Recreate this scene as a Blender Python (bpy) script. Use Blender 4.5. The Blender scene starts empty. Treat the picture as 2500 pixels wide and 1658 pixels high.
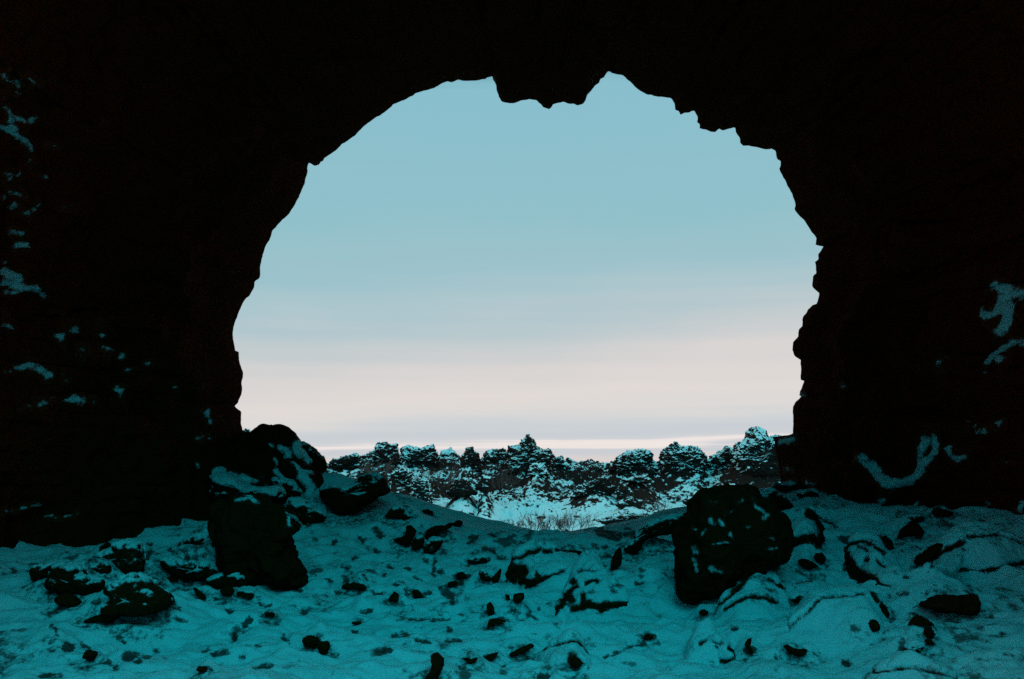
import bpy, math, random
import numpy as np
from math import radians

S = bpy.context.scene
COL = S.collection

# ------------------------------------------------------------------ camera
EYE = 1.65
F = 2500 * 35.0 / 36.0            # focal length in photo pixels
PITCH = math.atan((1150 - 829) / F)      # the true horizon lies at photo row 1150
cam_d = bpy.data.cameras.new('camera')
cam_d.lens = 35.0
cam_d.sensor_width = 36.0
cam_d.clip_start = 0.05
cam_d.clip_end = 20000
cam = bpy.data.objects.new('camera', cam_d)
COL.objects.link(cam)
cam.location = (0, 0, EYE)
cam.rotation_euler = (radians(90) + PITCH, 0, 0)
S.camera = cam

# ------------------------------------------------------------------ render look
S.view_settings.view_transform = 'Standard'
S.view_settings.look = 'None'
S.view_settings.gamma = 1.0
S.view_settings.exposure = 0.0
S.cycles.use_denoising = False
S.cycles.max_bounces = 6
S.cycles.diffuse_bounces = 4


def NN(nt, typ, loc=(0, 0), **kw):
    n = nt.nodes.new(typ)
    for k, v in kw.items():
        setattr(n, k, v)
    return n


def ramp(nt, stops, interp='LINEAR'):
    r = nt.nodes.new('ShaderNodeValToRGB')
    r.color_ramp.interpolation = interp
    e = r.color_ramp.elements
    while len(e) > 1:
        e.remove(e[-1])
    e[0].position = stops[0][0]
    e[0].color = (*stops[0][1], 1)
    for p, c in stops[1:]:
        x = e.new(p)
        x.color = (*c, 1)
    return r


def mth(nt, op, a=None, b=None, clamp=False):
    m = nt.nodes.new('ShaderNodeMath')
    m.operation = op
    m.use_clamp = clamp
    for i, v in enumerate((a, b)):
        if v is None:
            continue
        if isinstance(v, (int, float)):
            m.inputs[i].default_value = v
        else:
            nt.links.new(v, m.inputs[i])
    return m.outputs[0]


# ------------------------------------------------------------------ sky (dusk: pale glow ahead, deep teal behind)
W = bpy.data.worlds.new('World')
S.world = W
W.use_nodes = True
nt = W.node_tree
nt.nodes.clear()
tc = NN(nt, 'ShaderNodeTexCoord')
sep = NN(nt, 'ShaderNodeSeparateXYZ')
nt.links.new(tc.outputs['Generated'], sep.inputs[0])
X, Y, Z = sep.outputs
mp = NN(nt, 'ShaderNodeMapping')
mp.inputs['Scale'].default_value = (1.0, 1.0, 85.0)
nt.links.new(tc.outputs['Generated'], mp.inputs['Vector'])
nz = NN(nt, 'ShaderNodeTexNoise')
nz.inputs['Scale'].default_value = 1.0
nz.inputs['Detail'].default_value = 6.0
nt.links.new(mp.outputs[0], nz.inputs['Vector'])
mp2 = NN(nt, 'ShaderNodeMapping')
mp2.inputs['Scale'].default_value = (2.0, 2.0, 9.0)
mp2.inputs['Rotation'].default_value = (0, radians(6), 0)
nt.links.new(tc.outputs['Generated'], mp2.inputs['Vector'])
nz2 = NN(nt, 'ShaderNodeTexNoise')
nz2.inputs['Scale'].default_value = 1.3
nz2.inputs['Detail'].default_value = 5.0
nt.links.new(mp2.outputs[0], nz2.inputs['Vector'])
dz = mth(nt, 'MULTIPLY', mth(nt, 'SUBTRACT', nz.outputs['Fac'], 0.5), 0.030)
dz2 = mth(nt, 'MULTIPLY', mth(nt, 'SUBTRACT', nz2.outputs['Fac'], 0.5), 0.10)
tilt = mth(nt, 'MULTIPLY', X, -0.07)
zz = mth(nt, 'ADD', Z, dz)
lowfade = mth(nt, 'MULTIPLY', Z, 9.0, clamp=True)
zz = mth(nt, 'ADD', zz, mth(nt, 'MULTIPLY', mth(nt, 'ADD', dz2, tilt), lowfade))
fac = mth(nt, 'MULTIPLY', zz, 2.0, clamp=True)
front = ramp(nt, [
    (0.0, (.68, .63, .61)), (.022, (.70, .645, .625)), (.032, (.58, .61, .645)), (.040, (.60, .62, .65)), (.0445, (.88, .80, .765)),
    (.050, (.86, .78, .745)), (.056, (.62, .64, .665)), (.070, (.575, .615, .655)), (.088, (.62, .65, .67)), (.107, (.71, .69, .67)), (.14, (.75, .70, .67)),
    (.20, (.68, .655, .645)), (.27, (.54, .60, .62)), (.34, (.41, .565, .61)), (.40, (.335, .54, .60)), (.49, (.285, .53, .59)),
    (.72, (.25, .515, .61)), (.80, (.06, .22, .28)), (1.0, (.01, .10, .14))])
nt.links.new(fac, front.inputs[0])
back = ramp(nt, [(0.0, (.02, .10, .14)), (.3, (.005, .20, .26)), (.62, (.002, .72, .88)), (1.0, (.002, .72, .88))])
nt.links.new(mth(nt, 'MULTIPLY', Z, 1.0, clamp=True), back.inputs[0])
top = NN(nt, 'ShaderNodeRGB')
top.outputs[0].default_value = (1.4, .66, .66, 1)  # reddish zenith, out of view, added to warm the light on the ridge
fm = NN(nt, 'ShaderNodeMapRange', interpolation_type='SMOOTHSTEP')
fm.inputs['From Min'].default_value = -0.15
fm.inputs['From Max'].default_value = 0.45
nt.links.new(Y, fm.inputs['Value'])
mx = NN(nt, 'ShaderNodeMix', data_type='RGBA')
nt.links.new(fm.outputs[0], mx.inputs['Factor'])
nt.links.new(back.outputs[0], mx.inputs[6])
nt.links.new(front.outputs[0], mx.inputs[7])
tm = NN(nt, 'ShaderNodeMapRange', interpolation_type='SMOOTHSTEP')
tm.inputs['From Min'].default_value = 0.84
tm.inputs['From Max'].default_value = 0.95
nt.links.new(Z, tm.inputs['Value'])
mx2 = NN(nt, 'ShaderNodeMix', data_type='RGBA')
nt.links.new(tm.outputs[0], mx2.inputs['Factor'])
nt.links.new(mx.outputs[2], mx2.inputs[6])
nt.links.new(top.outputs[0], mx2.inputs[7])
# pink glow to either side, out of view, added to redden the ridge light
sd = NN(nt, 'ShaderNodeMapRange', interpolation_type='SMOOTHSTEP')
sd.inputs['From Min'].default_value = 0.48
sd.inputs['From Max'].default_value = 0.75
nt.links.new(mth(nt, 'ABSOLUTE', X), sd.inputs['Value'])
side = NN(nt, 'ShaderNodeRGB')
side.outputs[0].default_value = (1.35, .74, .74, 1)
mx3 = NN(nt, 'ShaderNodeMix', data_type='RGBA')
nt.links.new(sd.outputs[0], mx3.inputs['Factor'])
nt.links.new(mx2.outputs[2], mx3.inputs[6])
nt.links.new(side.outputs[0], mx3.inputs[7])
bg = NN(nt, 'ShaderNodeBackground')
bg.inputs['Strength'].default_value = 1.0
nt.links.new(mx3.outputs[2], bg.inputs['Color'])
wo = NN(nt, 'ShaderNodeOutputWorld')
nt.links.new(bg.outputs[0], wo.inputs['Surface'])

# very soft, weak skylight from behind and above the camera (sun is down behind cloud)
sun_d = bpy.data.lights.new('sun', 'SUN')
sun_d.energy = 0.50
sun_d.angle = radians(34)
sun_d.color = (.04, .90, 1.0)
sun = bpy.data.objects.new('sun', sun_d)
COL.objects.link(sun)
sun.rotation_euler = (radians(54), 0, radians(12))

# ------------------------------------------------------------------ maths
_rng = np.random.RandomState(7)
_perm = _rng.permutation(512)
_perm = np.concatenate([_perm, _perm, _perm]).astype(np.int32)
_g = _rng.normal(size=(512, 3))
_g /= np.linalg.norm(_g, axis=1)[:, None]


def pnoise(P):
    P = np.asarray(P, float)
    out = np.empty(len(P))
    for a in range(0, len(P), 200000):
        p = P[a:a + 200000]
        i = np.floor(p).astype(np.int64)
        f = p - i
        i &= 511
        w = f * f * f * (f * (f * 6 - 15) + 10)
        r = 0
        for dx in (0, 1):
            wx = w[:, 0] if dx else 1 - w[:, 0]
            hx = _perm[(i[:, 0] + dx) & 511]
            for dy in (0, 1):
                wy = w[:, 1] if dy else 1 - w[:, 1]
                hy = _perm[hx + ((i[:, 1] + dy) & 511)]
                for dz_ in (0, 1):
                    wz = w[:, 2] if dz_ else 1 - w[:, 2]
                    g = _g[_perm[hy + ((i[:, 2] + dz_) & 511)]]
                    v = g[:, 0] * (f[:, 0] - dx) + g[:, 1] * (f[:, 1] - dy) + g[:, 2] * (f[:, 2] - dz_)
                    r = r + wx * wy * wz * v
        out[a:a + 200000] = r
    return out * 1.5


def fbm(P, oct=4, gain=.5, lac=2.03, ridged=False, off=0.0):
    P = np.asarray(P, float) + off * 17.31
    s, amp, tot = 0, 1.0, 0
    for k in range(oct):
        n = pnoise(P + k * 5.7)
        if ridged:
            n = 1 - 2 * np.abs(n)
        s = s + amp * n
        tot += amp
        amp *= gain
        P = P * lac
    return s / tot


def ray(px, py):
    """world direction of a photo pixel, scaled so that dy = 1"""
    u = (np.asarray(px, float) - 1250) / F
    v = (829 - np.asarray(py, float)) / F
    yy = math.cos(PITCH) - v * math.sin(PITCH)
    z = math.sin(PITCH) + v * math.cos(PITCH)
    return u / yy, z / yy


def at(px, py, d):
    a, b = ray(px, py)
    return np.stack([a * d, np.broadcast_to(np.asarray(d, float), np.shape(a)), EYE + b * d], -1)


def project(P):
    x, y, z = P[:, 0], np.maximum(P[:, 1], .2), P[:, 2] - EYE
    c, s = math.cos(PITCH), math.sin(PITCH)
    dep = y * c + z * s
    dep = np.maximum(dep, .1)
    return 1250 + F * x / dep, 829 - F * (-y * s + z * c) / dep


def smooth(a, b, x):
    t = np.clip((x - a) / (b - a), 0, 1)
    return t * t * (3 - 2 * t)


def crop(x0, y0, sc, pts):
    return [(x0 + sc * a, y0 + sc * b) for a, b in pts]


def mesh_np(name, V, faces, mat, smooth_sh=True, attr=None):
    """quads (n,4) array -> mesh datablock"""
    me = bpy.data.meshes.new(name)
    V = np.asarray(V, np.float32)
    faces = np.asarray(faces, np.int32)
    k = faces.shape[1]
    me.vertices.add(len(V))
    me.vertices.foreach_set('co', V.ravel())
    me.loops.add(faces.size)
    me.loops.foreach_set('vertex_index', faces.ravel())
    me.polygons.add(len(faces))
    me.polygons.foreach_set('loop_start', np.arange(0, faces.size, k, dtype=np.int32))
    me.polygons.foreach_set('loop_total', np.full(len(faces), k, np.int32))
    me.polygons.foreach_set('use_smooth', np.full(len(faces), smooth_sh))
    me.materials.append(mat)
    if attr is not None:
        at_ = me.attributes.new(attr[0], 'FLOAT', 'POINT')
        at_.data.foreach_set('value', np.asarray(attr[1], np.float32))
    me.update(calc_edges=True)
    return me


def obj(name, me, parent=None, label=None, cat=None, group=None, kind=None, loc=None):
    o = bpy.data.objects.new(name, me)
    COL.objects.link(o)
    if loc is not None:
        o.location = loc
    if parent is not None:
        o.parent = parent
    for k, v in (('label', label), ('category', cat), ('group', group), ('kind', kind)):
        if v:
            o[k] = v
    return o


def grid_faces(nu, nv, wrap_u=False, wrap_v=False):
    a = np.arange(nu * nv).reshape(nu, nv)
    if wrap_u:
        a = np.concatenate([a, a[:1]], 0)
    if wrap_v:
        a = np.concatenate([a, a[:, :1]], 1)
    return np.stack([a[:-1, :-1], a[1:, :-1], a[1:, 1:], a[:-1, 1:]], -1).reshape(-1, 4)


def components(f):
    """split quads (indices into a vertex array) into lists of connected quads"""
    u, iv = np.unique(f, return_inverse=True)
    iv = iv.reshape(-1, 4)
    lab_ = np.arange(len(u))
    for _ in range(4000):
        mn = lab_[iv].min(1)
        new = lab_.copy()
        for c in range(4):
            np.minimum.at(new, iv[:, c], mn)
        new = new[new]
        if (new == lab_).all():
            break
        lab_ = new
    fl = lab_[iv[:, 0]]
    return [f[fl == c] for c in np.unique(fl)]


def vnormals(V, Fc):
    fn = np.cross(V[Fc[:, 2]] - V[Fc[:, 0]], V[Fc[:, 3]] - V[Fc[:, 1]])
    n = np.zeros_like(V)
    for k in range(4):
        for c in range(3):
            n[:, c] += np.bincount(Fc[:, k], fn[:, c], len(V))
    return n / np.maximum(np.linalg.norm(n, axis=1), 1e-9)[:, None]


# ------------------------------------------------------------------ materials
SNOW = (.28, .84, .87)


def new_mat(name):
    m = bpy.data.materials.new(name)
    m.use_nodes = True
    n = m.node_tree
    b = n.nodes['Principled BSDF']
    return m, n, b


def noise_tex(n, vec, scale, detail=6, rough=.55):
    t = n.nodes.new('ShaderNodeTexNoise')
    t.inputs['Scale'].default_value = scale
    t.inputs['Detail'].default_value = detail
    t.inputs['Roughness'].default_value = rough
    if vec is not None:
        n.links.new(vec, t.inputs['Vector'])
    return t.outputs['Fac']


def bump(n, b, h, dist, strength=1.0):
    bm = n.nodes.new('ShaderNodeBump')
    bm.inputs['Distance'].default_value = dist
    bm.inputs['Strength'].default_value = strength
    n.links.new(h, bm.inputs['Height'])
    n.links.new(bm.outputs[0], b.inputs['Normal'])
    return bm


def world_pos(n):
    g = n.nodes.new('ShaderNodeNewGeometry')
    return g


def mixc(n, fac, a, b):
    m = n.nodes.new('ShaderNodeMix')
    m.data_type = 'RGBA'
    n.links.new(fac, m.inputs['Factor'])
    for i, c in ((6, a), (7, b)):
        if isinstance(c, tuple):
            m.inputs[i].default_value = (*c, 1)
        else:
            n.links.new(c, m.inputs[i])
    return m.outputs[2]


def snow_material(name, dirt=0.0, stain=(.03, .022, .014)):
    m, n, b = new_mat(name)
    g = world_pos(n)
    pos = g.outputs['Position']
    f1 = noise_tex(n, pos, 2.2, 6)
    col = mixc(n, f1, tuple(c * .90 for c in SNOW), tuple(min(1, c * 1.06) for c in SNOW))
    if dirt:
        mpn = n.nodes.new('ShaderNodeMapping')
        mpn.inputs['Scale'].default_value = (1.0, .55, 1.6)
        mpn.inputs['Rotation'].default_value = (0, 0, radians(18))
        n.links.new(pos, mpn.inputs['Vector'])
        big = noise_tex(n, mpn.outputs[0], .8, 3)
        fine = noise_tex(n, mpn.outputs[0], 7.0, 6, .62)
        s = mth(n, 'ADD', mth(n, 'MULTIPLY', big, .85), mth(n, 'MULTIPLY', fine, 1.0))
        r = n.nodes.new('ShaderNodeMapRange')
        r.interpolation_type = 'SMOOTHSTEP'
        r.inputs['From Min'].default_value = 1.00
        r.inputs['From Max'].default_value = 1.15
        r.inputs['To Max'].default_value = dirt
        n.links.new(s, r.inputs['Value'])
        col = mixc(n, r.outputs[0], col, stain)
        at_ = n.nodes.new('ShaderNodeAttribute')      # bare lava showing through the snow, plus painted contact shade round stones
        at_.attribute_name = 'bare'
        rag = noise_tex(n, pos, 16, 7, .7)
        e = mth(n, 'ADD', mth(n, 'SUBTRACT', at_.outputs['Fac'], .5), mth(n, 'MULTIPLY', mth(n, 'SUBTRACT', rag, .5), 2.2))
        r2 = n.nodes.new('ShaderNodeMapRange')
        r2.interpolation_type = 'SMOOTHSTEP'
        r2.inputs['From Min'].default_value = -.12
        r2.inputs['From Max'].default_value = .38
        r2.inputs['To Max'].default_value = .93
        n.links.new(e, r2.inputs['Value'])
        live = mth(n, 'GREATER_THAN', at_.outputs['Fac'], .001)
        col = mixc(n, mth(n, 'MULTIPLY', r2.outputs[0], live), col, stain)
    n.links.new(col, b.inputs['Base Color'])
    b.inputs['Roughness'].default_value = .8
    b.inputs['Specular IOR Level'].default_value = .15
    h = mth(n, 'ADD', noise_tex(n, pos, 9, 8, .6), mth(n, 'MULTIPLY', noise_tex(n, pos, 55, 3), .25))
    bump(n, b, h, .04, .55)
    return m


def cap_material(name, rock, dirt=0.0):
    """snow that thins to bare rock at its ragged margin (vertex attribute 'cover')"""
    m = snow_material(name, dirt)
    n = m.node_tree
    b = n.nodes['Principled BSDF']
    col = b.inputs['Base Color'].links[0].from_socket
    g = world_pos(n)
    a = n.nodes.new('ShaderNodeAttribute')
    a.attribute_name = 'cover'
    f = noise_tex(n, g.outputs['Position'], 11, 7, .68)
    f2 = noise_tex(n, g.outputs['Position'], 3.2, 3)
    s = mth(n, 'ADD', a.outputs['Fac'], mth(n, 'MULTIPLY', mth(n, 'SUBTRACT', f, .5), 3.0))
    s = mth(n, 'ADD', s, mth(n, 'MULTIPLY', mth(n, 'SUBTRACT', f2, .5), 1.2))
    r = n.nodes.new('ShaderNodeMapRange')
    r.interpolation_type = 'SMOOTHSTEP'
    r.inputs['From Min'].default_value = -.25
    r.inputs['From Max'].default_value = .75
    n.links.new(s, r.inputs['Value'])
    n.links.new(mixc(n, r.outputs[0], rock, col), b.inputs['Base Color'])
    return m


def rock_material(name, a, c, sc=3.0, bdist=.06):
    m, n, b = new_mat(name)
    g = world_pos(n)
    pos = g.outputs['Position']
    f1 = noise_tex(n, pos, sc, 8, .65)
    n.links.new(mixc(n, f1, a, c), b.inputs['Base Color'])
    b.inputs['Roughness'].default_value = .95
    b.inputs['Specular IOR Level'].default_value = .04
    h = mth(n, 'ADD', noise_tex(n, pos, sc * 2.5, 9, .65), mth(n, 'MULTIPLY', noise_tex(n, pos, sc * 12, 4), .3))
    bump(n, b, h, bdist, 1.0)
    return m


def ridge_material(name, thr, soft, nsc, namp, rock=(.012, .014, .012), low=False):
    """black lava with snow lying on whatever faces up"""
    m, n, b = new_mat(name)
    g = world_pos(n)
    pos = g.outputs['Position']
    sp = n.nodes.new('ShaderNodeSeparateXYZ')
    n.links.new(g.outputs['Normal'], sp.inputs[0])
    mpn = n.nodes.new('ShaderNodeMapping')
    mpn.inputs['Scale'].default_value = (.95, .95, 1.4)
    mpn.inputs['Rotation'].default_value = (radians(8), radians(-22), 0)
    n.links.new(pos, mpn.inputs['Vector'])
    f = noise_tex(n, mpn.outputs[0], nsc, 6, .68)
    f2 = noise_tex(n, pos, nsc * .16, 3, .5)
    nz_ = mth(n, 'MULTIPLY', sp.outputs[2], .75)
    if low:        # drifts lie deeper towards the valley floor
        pz = n.nodes.new('ShaderNodeSeparateXYZ')
        n.links.new(pos, pz.inputs[0])
        dr = n.nodes.new('ShaderNodeMapRange')
        dr.inputs['From Min'].default_value = -2.3
        dr.inputs['From Max'].default_value = -.3
        dr.inputs['To Min'].default_value = .62
        dr.inputs['To Max'].default_value = -.24
        n.links.new(pz.outputs[2], dr.inputs['Value'])
        nz_ = mth(n, 'ADD', nz_, dr.outputs[0])
    s = mth(n, 'ADD', nz_, mth(n, 'MULTIPLY', mth(n, 'SUBTRACT', f, .5), namp))
    s = mth(n, 'ADD', s, mth(n, 'MULTIPLY', mth(n, 'SUBTRACT', f2, .5), namp * .65))
    r = n.nodes.new('ShaderNodeMapRange')
    r.interpolation_type = 'SMOOTHSTEP'
    r.inputs['From Min'].default_value = thr - soft
    r.inputs['From Max'].default_value = thr + soft
    n.links.new(s, r.inputs['Value'])
    n.links.new(mixc(n, r.outputs[0], rock, SNOW), b.inputs['Base Color'])
    b.inputs['Roughness'].default_value = .9
    b.inputs['Specular IOR Level'].default_value = .05
    bump(n, b, f, .08, .8)
    return m


M_SNOW = snow_material('packed_snow')
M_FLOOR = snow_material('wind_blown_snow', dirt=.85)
M_CAP = cap_material('thinning_snow', (.055, .015, .0035))
M_PATCH = cap_material('ledge_snow', (.10, .021, .0025))
M_DRAPE = cap_material('draped_snow', (.055, .015, .0035), .85)
M_CAVE = rock_material('cave_lava', (.085, .017, .002), (.13, .026, .003), 2.2, .12)
M_STONE = rock_material('lava_stone', (.045, .012, .003), (.07, .018, .004), 4.0, .04)
M_HILL = ridge_material('snowy_lava_slope', .50, .07, 1.9, 2.4, low=True)
M_CROP = ridge_material('snowy_lava_crag', .52, .07, 2.0, 2.7)
M_TWIG, _n, _b = new_mat('bare_twig')
_b.inputs['Base Color'].default_value = (.045, .06, .055, 1)
_b.inputs['Roughness'].default_value = .9

# ------------------------------------------------------------------ ground shape
CTRL = [(-500, 1658, 7.4), (200, 1658, 7.5), (800, 1658, 7.6), (1400, 1658, 7.5), (2000, 1658, 7.2), (2500, 1658, 7.0), (3000, 1658, 7.0),
        (0, 1500, 9.6), (400, 1500, 10), (800, 1500, 10.2), (1250, 1500, 10), (1700, 1500, 9.6), (2100, 1500, 9.3), (2500, 1500, 9.0),
        (0, 1400, 11.2), (400, 1400, 11.8), (800, 1400, 12.4), (1250, 1400, 11.9), (1700, 1400, 11.2), (2100, 1400, 10.8), (2500, 1400, 10.3),
        (-300, 1370, 11.4), (0, 1352, 12.2), (250, 1347, 12.9), (500, 1310, 13.4), (600, 1330, 13.4),
        (2000, 1225, 14.3), (2250, 1243, 13.0), (2450, 1248, 12.5), (2800, 1240, 11.8),
        (1700, 1320, 12.8), (2100, 1320, 11.9), (2500, 1320, 11.3),
        (1000, 1340, 13.6), (1250, 1345, 13.2), (1500, 1340, 13.0),
        (1140, 1272, 15), (1340, 1308, 15), (1500, 1291, 15), (1690, 1245, 15), (1000, 1232, 15), (900, 1185, 15.2),
        (800, 1140, 15.3), (740, 1130, 15.5), (640, 1285, 14.6), (560, 1300, 14.0), (1800, 1215, 15), (1900, 1192, 15), (2000, 1200, 15.1),
        (720, 1320, 13.6), (850, 1268, 14.2), (790, 1235, 14.4), (1250, 1295, 14.4)]
_c = np.array(CTRL, float)
_cp = at(_c[:, 0], _c[:, 1], _c[:, 2])
_cp = np.concatenate([_cp, [[-14, 6, .1], [14, 6, .2], [-8, 2, 0], [8, 2, 0], [0, 2, 0], [0, -8, -.2], [-14, -8, -.2], [14, -8, -.2],
                            [-14, 13, .8], [14, 13, 1.2]]])


def _tpsk(r2):
    return np.where(r2 > 1e-12, r2 * np.log(np.maximum(r2, 1e-12)), 0)


_n = len(_cp)
_A = np.zeros((_n + 3, _n + 3))
_A[:_n, :_n] = _tpsk(((_cp[:, None, :2] - _cp[None, :, :2]) ** 2).sum(-1)) + np.eye(_n) * .02
_A[:_n, _n] = 1
_A[:_n, _n + 1:] = _cp[:, :2]
_A[_n:, :_n] = _A[:_n, _n:].T
_w = np.linalg.solve(_A, np.concatenate([_cp[:, 2], np.zeros(3)]))


def tps(x, y):
    out = _w[_n] + _w[_n + 1] * x + _w[_n + 2] * y
    for k in range(_n):
        out = out + _w[k] * _tpsk((x - _cp[k, 0]) ** 2 + (y - _cp[k, 1]) ** 2)
    return out


FAR_Y = np.array([10, 15, 18, 24, 32, 42, 52, 57, 62, 68, 75, 82, 88, 92, 97, 105, 130, 400, 9000.])
FAR_R = [None] * 7 + [1316, 1293, 1248, 1205, 1165, 1142]


def _fz(y, row):
    return EYE + float(ray(1250, row)[1]) * y


FAR_Z = np.array([.6, .5, -.5, -1.9, -3.4, -4.2, -3.8, _fz(57, 1320), _fz(62, 1296), _fz(68, 1256), _fz(75, 1215), _fz(82, 1172),
                  _fz(88, 1145), _fz(92, 1140), -1.2, -2.5, -3, -3, -3])
BUMPS = []
# broad soft snow humps over buried blocks: x, y, height, half widths
DRIFTS = [(-1.55, 14.1, .20, .50, .50), (-.55, 12.6, .10, .55, .45), (-2.2, 12.0, .13, .60, .45), (-1.3, 10.2, .12, .70, .45), (-.2, 9.2, .13, .75, .40),
          (-4.3, 10.2, .20, .80, .55), (-3.0, 8.9, .14, .75, .40), (-2.0, 8.2, .11, .55, .35), (.6, 8.1, .10, .6, .35), (1.9, 11.1, .14, .55, .45),
          (2.4, 9.9, .20, .65, .40), (3.3, 10.6, .20, .6, .45), (1.2, 10.3, .13, .55, .4), (3.6, 9.0, .18, .75, .45), (2.2, 8.3, .15, .65, .35),
          (3.9, 12.2, .22, .7, .5), (2.9, 12.4, .15, .6, .45), (-3.4, 12.3, .15, .5, .5), (0.2, 11.2, .10, .5, .35), (3.0, 7.8, .12, .6, .3)]
HUMPS = []


def base_ground(x, y):
    yc = np.clip(y, -9, 15.2)
    xc = np.clip(x, -15, 15)
    near = tps(xc, yc)
    far = np.interp(y, FAR_Y, FAR_Z)
    t = smooth(14.9, 19.5, y)
    z = near * (1 - t) + far * t
    # hillside: gullies and hummocks
    hm = smooth(50, 62, y) * (1 - smooth(100, 125, y))
    P = np.stack([x, y, np.zeros_like(x)], -1).reshape(-1, 3)
    if hm.max() > 0:
        g = fbm(P * .055, 4, off=1).reshape(x.shape) * 1.5
        z = z + hm * g * smooth(56, 66, y)
    return z


def ground(x, y):
    x = np.asarray(x, float)
    y = np.asarray(y, float)
    z = base_ground(x, y)
    P = np.stack([x, y, np.zeros_like(x)], -1).reshape(-1, 3)
    inside = 1 - smooth(16, 30, y)
    q = P * np.array([.75, 1.25, 1])
    d = fbm(q * .9, 4, off=2).reshape(x.shape) * .28 + fbm(q * 3.2, 4, off=3, ridged=True).reshape(x.shape) * .034
    d = d + fbm(q * 1.5, 3, off=5, ridged=True).reshape(x.shape) * .14 + fbm(P * 9, 3, off=4).reshape(x.shape) * .013
    for (bx, by, h, wx, wy) in DRIFTS:
        z = z + h * inside * np.exp(-np.abs((x - bx) / wx) ** 2.6 - np.abs((y - by) / wy) ** 2.6)
    z = z + d * inside * (1 - .72 * smooth(13.3, 14.7, y))
    for (bx, by, h, wx, wy) in BUMPS:
        dy = y - by
        dx = (x - bx) / wx
        g = np.exp(-dx ** 2 * 1.3) * np.where(dy < 0, np.exp(-(dy / .06) ** 2), np.exp(-(dy / wy) ** 2))
        z = z + h * g * inside
    if HUMPS and y.max() > 50:
        acc = np.zeros_like(z)
        for (bx, by, h, wx, wy) in HUMPS:
            acc = np.maximum(acc, h * np.exp(-((x - bx) / wx) ** 2 - ((y - by) / wy) ** 2))
        z = z + acc
    return z


def hit(px, py, lo=6.5, hi=17.0):
    d = np.arange(lo, hi, .02)
    p = at(np.full(len(d), float(px)), np.full(len(d), float(py)), d)
    g = ground(p[:, 0], p[:, 1])
    k = np.nonzero(p[:, 2] < g)[0]
    return d[k[0]] if len(k) else 15.0


def seg_dist(x, y, a, b):
    ax, ay = a
    vx, vy = b[0] - ax, b[1] - ay
    q = np.clip(((x - ax) * vx + (y - ay) * vy) / (vx * vx + vy * vy + 1e-6), 0, 1)
    return np.hypot(x - ax - q * vx, y - ay - q * vy)


def line_mask(V, pls, soft=7.0, warp=9.0, ws=7.0, seed=51):
    """>0 on the traced strokes (polylines with a width, photo pixels), ragged at the edge"""
    px, py = project(V)
    X_ = px + warp * (fbm(V * ws, 4, off=seed, gain=.6) + .7 * fbm(V * ws * .4, 2, off=seed + 2))
    Y_ = py + warp * (fbm(V * ws + 9.1, 4, off=seed + 1, gain=.6) + .7 * fbm(V * ws * .4 + 5, 2, off=seed + 3))
    fine = .55 * fbm(V * 16, 4, off=seed + 4, gain=.65)
    m = np.full(len(V), -9.0)
    for p, wd in pls:
        for a, b in zip(p[:-1], p[1:]):
            m = np.maximum(m, (wd * .58 - seg_dist(X_, Y_, a, b)) / soft)
    return m + fine * np.clip(m + 1.5, 0, 1)


def strokes(K, *l):
    p = K(list(l[:-1]))
    if len(p) == 1:
        p = p + [(p[0][0] + 2, p[0][1])]
    return [(p, l[-1] * .3383)]


def thin(k, st):
    return [(p, w * k) for p, w in st]


# ------------------------------------------------------------------ rocks
def snow_cap(parent, V, Fc, name, thr, amp, sc, thick, seed, soft=.35, lines=None, org=0, label=None, mat=None, bare=None):
    N = vnormals(V, Fc)
    m = N[:, 2] - thr + amp * fbm(V * sc, 4, off=seed + .5) * 1.6
    if lines is not None:
        m = np.maximum(m, soft * np.clip(line_mask(V + org, lines), -1, 1))
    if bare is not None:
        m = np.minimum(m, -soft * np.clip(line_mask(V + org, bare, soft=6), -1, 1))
    cv = np.clip(m / soft, -1, 1)
    h = thick * (.25 + .75 * np.clip(cv, 0, 1)) * np.where(cv > -.75, 1, -.6)
    ok = (cv[Fc].max(1) > -.75)
    if ok.sum() < 8:
        return None
    V2 = V + N * h[:, None]
    out = None
    for f in (components(Fc[ok]) if thr >= 2 else [Fc[ok]]):
        if len(f) < 6:
            continue
        u, inv = np.unique(f, return_inverse=True)
        me = mesh_np(name, V2[u], inv.reshape(-1, 4), mat or M_CAP, attr=('cover', cv[u]))
        out = obj(name, me, parent, label=label)
    return out


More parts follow.
